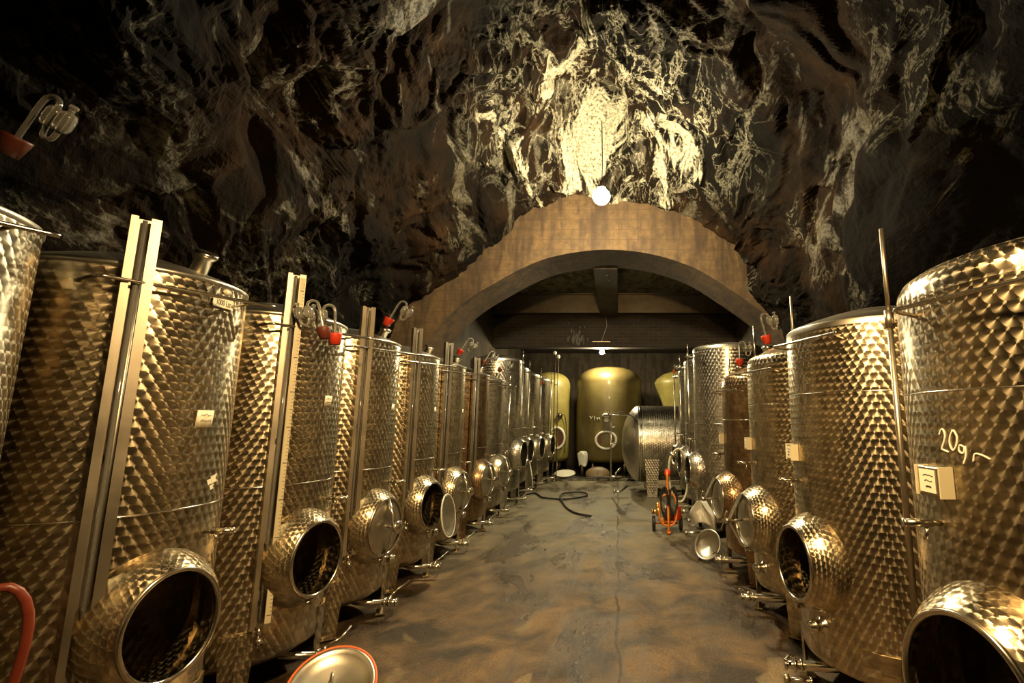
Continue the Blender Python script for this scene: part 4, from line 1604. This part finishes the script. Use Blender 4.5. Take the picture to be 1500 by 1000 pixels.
# coiled cables on the trolley handle
b = MB()
for i in range(6):
    rr_ = 0.10 + 0.012 * (i % 3)
    b.tube([((-0.055 if i < 3 else 0.055) + 0.05 * math.cos(2 * PI * q / 24) + 0.004 * i, -0.15 - 0.006 * (i % 3), 0.42 + rr_ * 1.5 * math.sin(2 * PI * q / 24)) for q in range(24)], 0.010, 6, closed=True)
b.build('cable_coil', M['black'], t)

# cream hose hanging on the right tanks
t = thing('hose_loop', 'cream hose loop with red coupling hanging beside the orange trolley', 'hose', (0.86, 7.42, 0.60))
b = MB()
pts = [(-0.06, 0, 0.44), (-0.10, 0.0, 0.30), (-0.11, 0, 0.10), (-0.08, 0, -0.12), (0.0, 0, -0.26), (0.09, 0, -0.25), (0.15, 0, -0.10), (0.165, 0, 0.15), (0.13, 0, 0.36), (0.06, 0, 0.47), (-0.01, 0, 0.46), (-0.06, 0.01, 0.38), (-0.10, 0.02, 0.26)]
b.tube(arc_smooth(pts, 6), 0.017, 10)
b.build('hose', M['cream'], t)
b = MB()
b.lathe([(0, 0), (0.045, 0), (0.052, 0.02), (0.045, 0.07), (0.03, 0.09), (0, 0.09)], 16, T_(-0.13, -0.01, 0.10))
b.build('coupling', M['red'], t)
b = MB()
b.tube([(-0.10, 0, 0.42), (0.02, 0.0, 0.36)], 0.028, 12)
b.tube([(-0.06, 0, 0.30), (0.0, -0.01, 0.22)], 0.02, 12)
b.build('nozzle', M['plain'], t)

# clear plastic bag hung on the clamped lid of the brown tank
b = MB()
n = 12
r = random.Random(5)
vs = []
for j in range(n + 1):
    for i in range(n + 1):
        u, v_ = i / n - 0.5, j / n
        w_ = 0.06 + 0.20 * min(1, v_ * 2.2)
        vs.append((0.03 * math.sin(u * 9 + v_ * 4) + r.uniform(-.004, .004), u * w_ * 1.1, -v_ * 0.22 + 0.03 * math.cos(u * 7) * v_))
m_ = n + 1
fs = [(j * m_ + i, j * m_ + i + 1, (j + 1) * m_ + i + 1, (j + 1) * m_ + i) for j in range(n) for i in range(n)]
b.add(vs, fs)
o = b.build('plastic_bag', M['film'], None, (0.80, 4.86, 0.74), (0, 0, R_(50)))
sol = o.modifiers.new('thickness', 'SOLIDIFY')
sol.thickness = 0.002
tag(o, 'crumpled clear plastic bag hanging on the clamp of brown right tank', 'bag')

# bits on the floor near the right tanks: spare fittings
def fitting(label, loc, rz, L=0.22):
    t = thing('pipe_fitting', label, 'fitting', loc, R_(rz), 'steel fittings on the floor')
    b = MB()
    b.tube([(-L / 2, 0, 0.022), (L / 2, 0, 0.022)], 0.014, 10)
    b.tube([(L / 2 - 0.02, 0, 0.024), (L / 2, 0, 0.024)], 0.024, 12)
    b.build('pipe', M['plain'], t)
    b = MB()
    b.tube([(-L / 2, 0, 0.024), (-L / 2 + 0.03, 0, 0.024)], 0.024, 12)
    b.build('flange', M['dull'], t)
    return t


fitting('short steel pipe lying on floor right of the orange trolley', (1.02, 6.85, 0), 5, 0.26)
fitting('steel pipe with flange on floor behind the shiny dished lid', (1.12, 6.42, 0), -12, 0.30)
fitting('thin steel pipe lying on floor below the second right tank', (1.04, 3.10, 0), -14, 0.16)
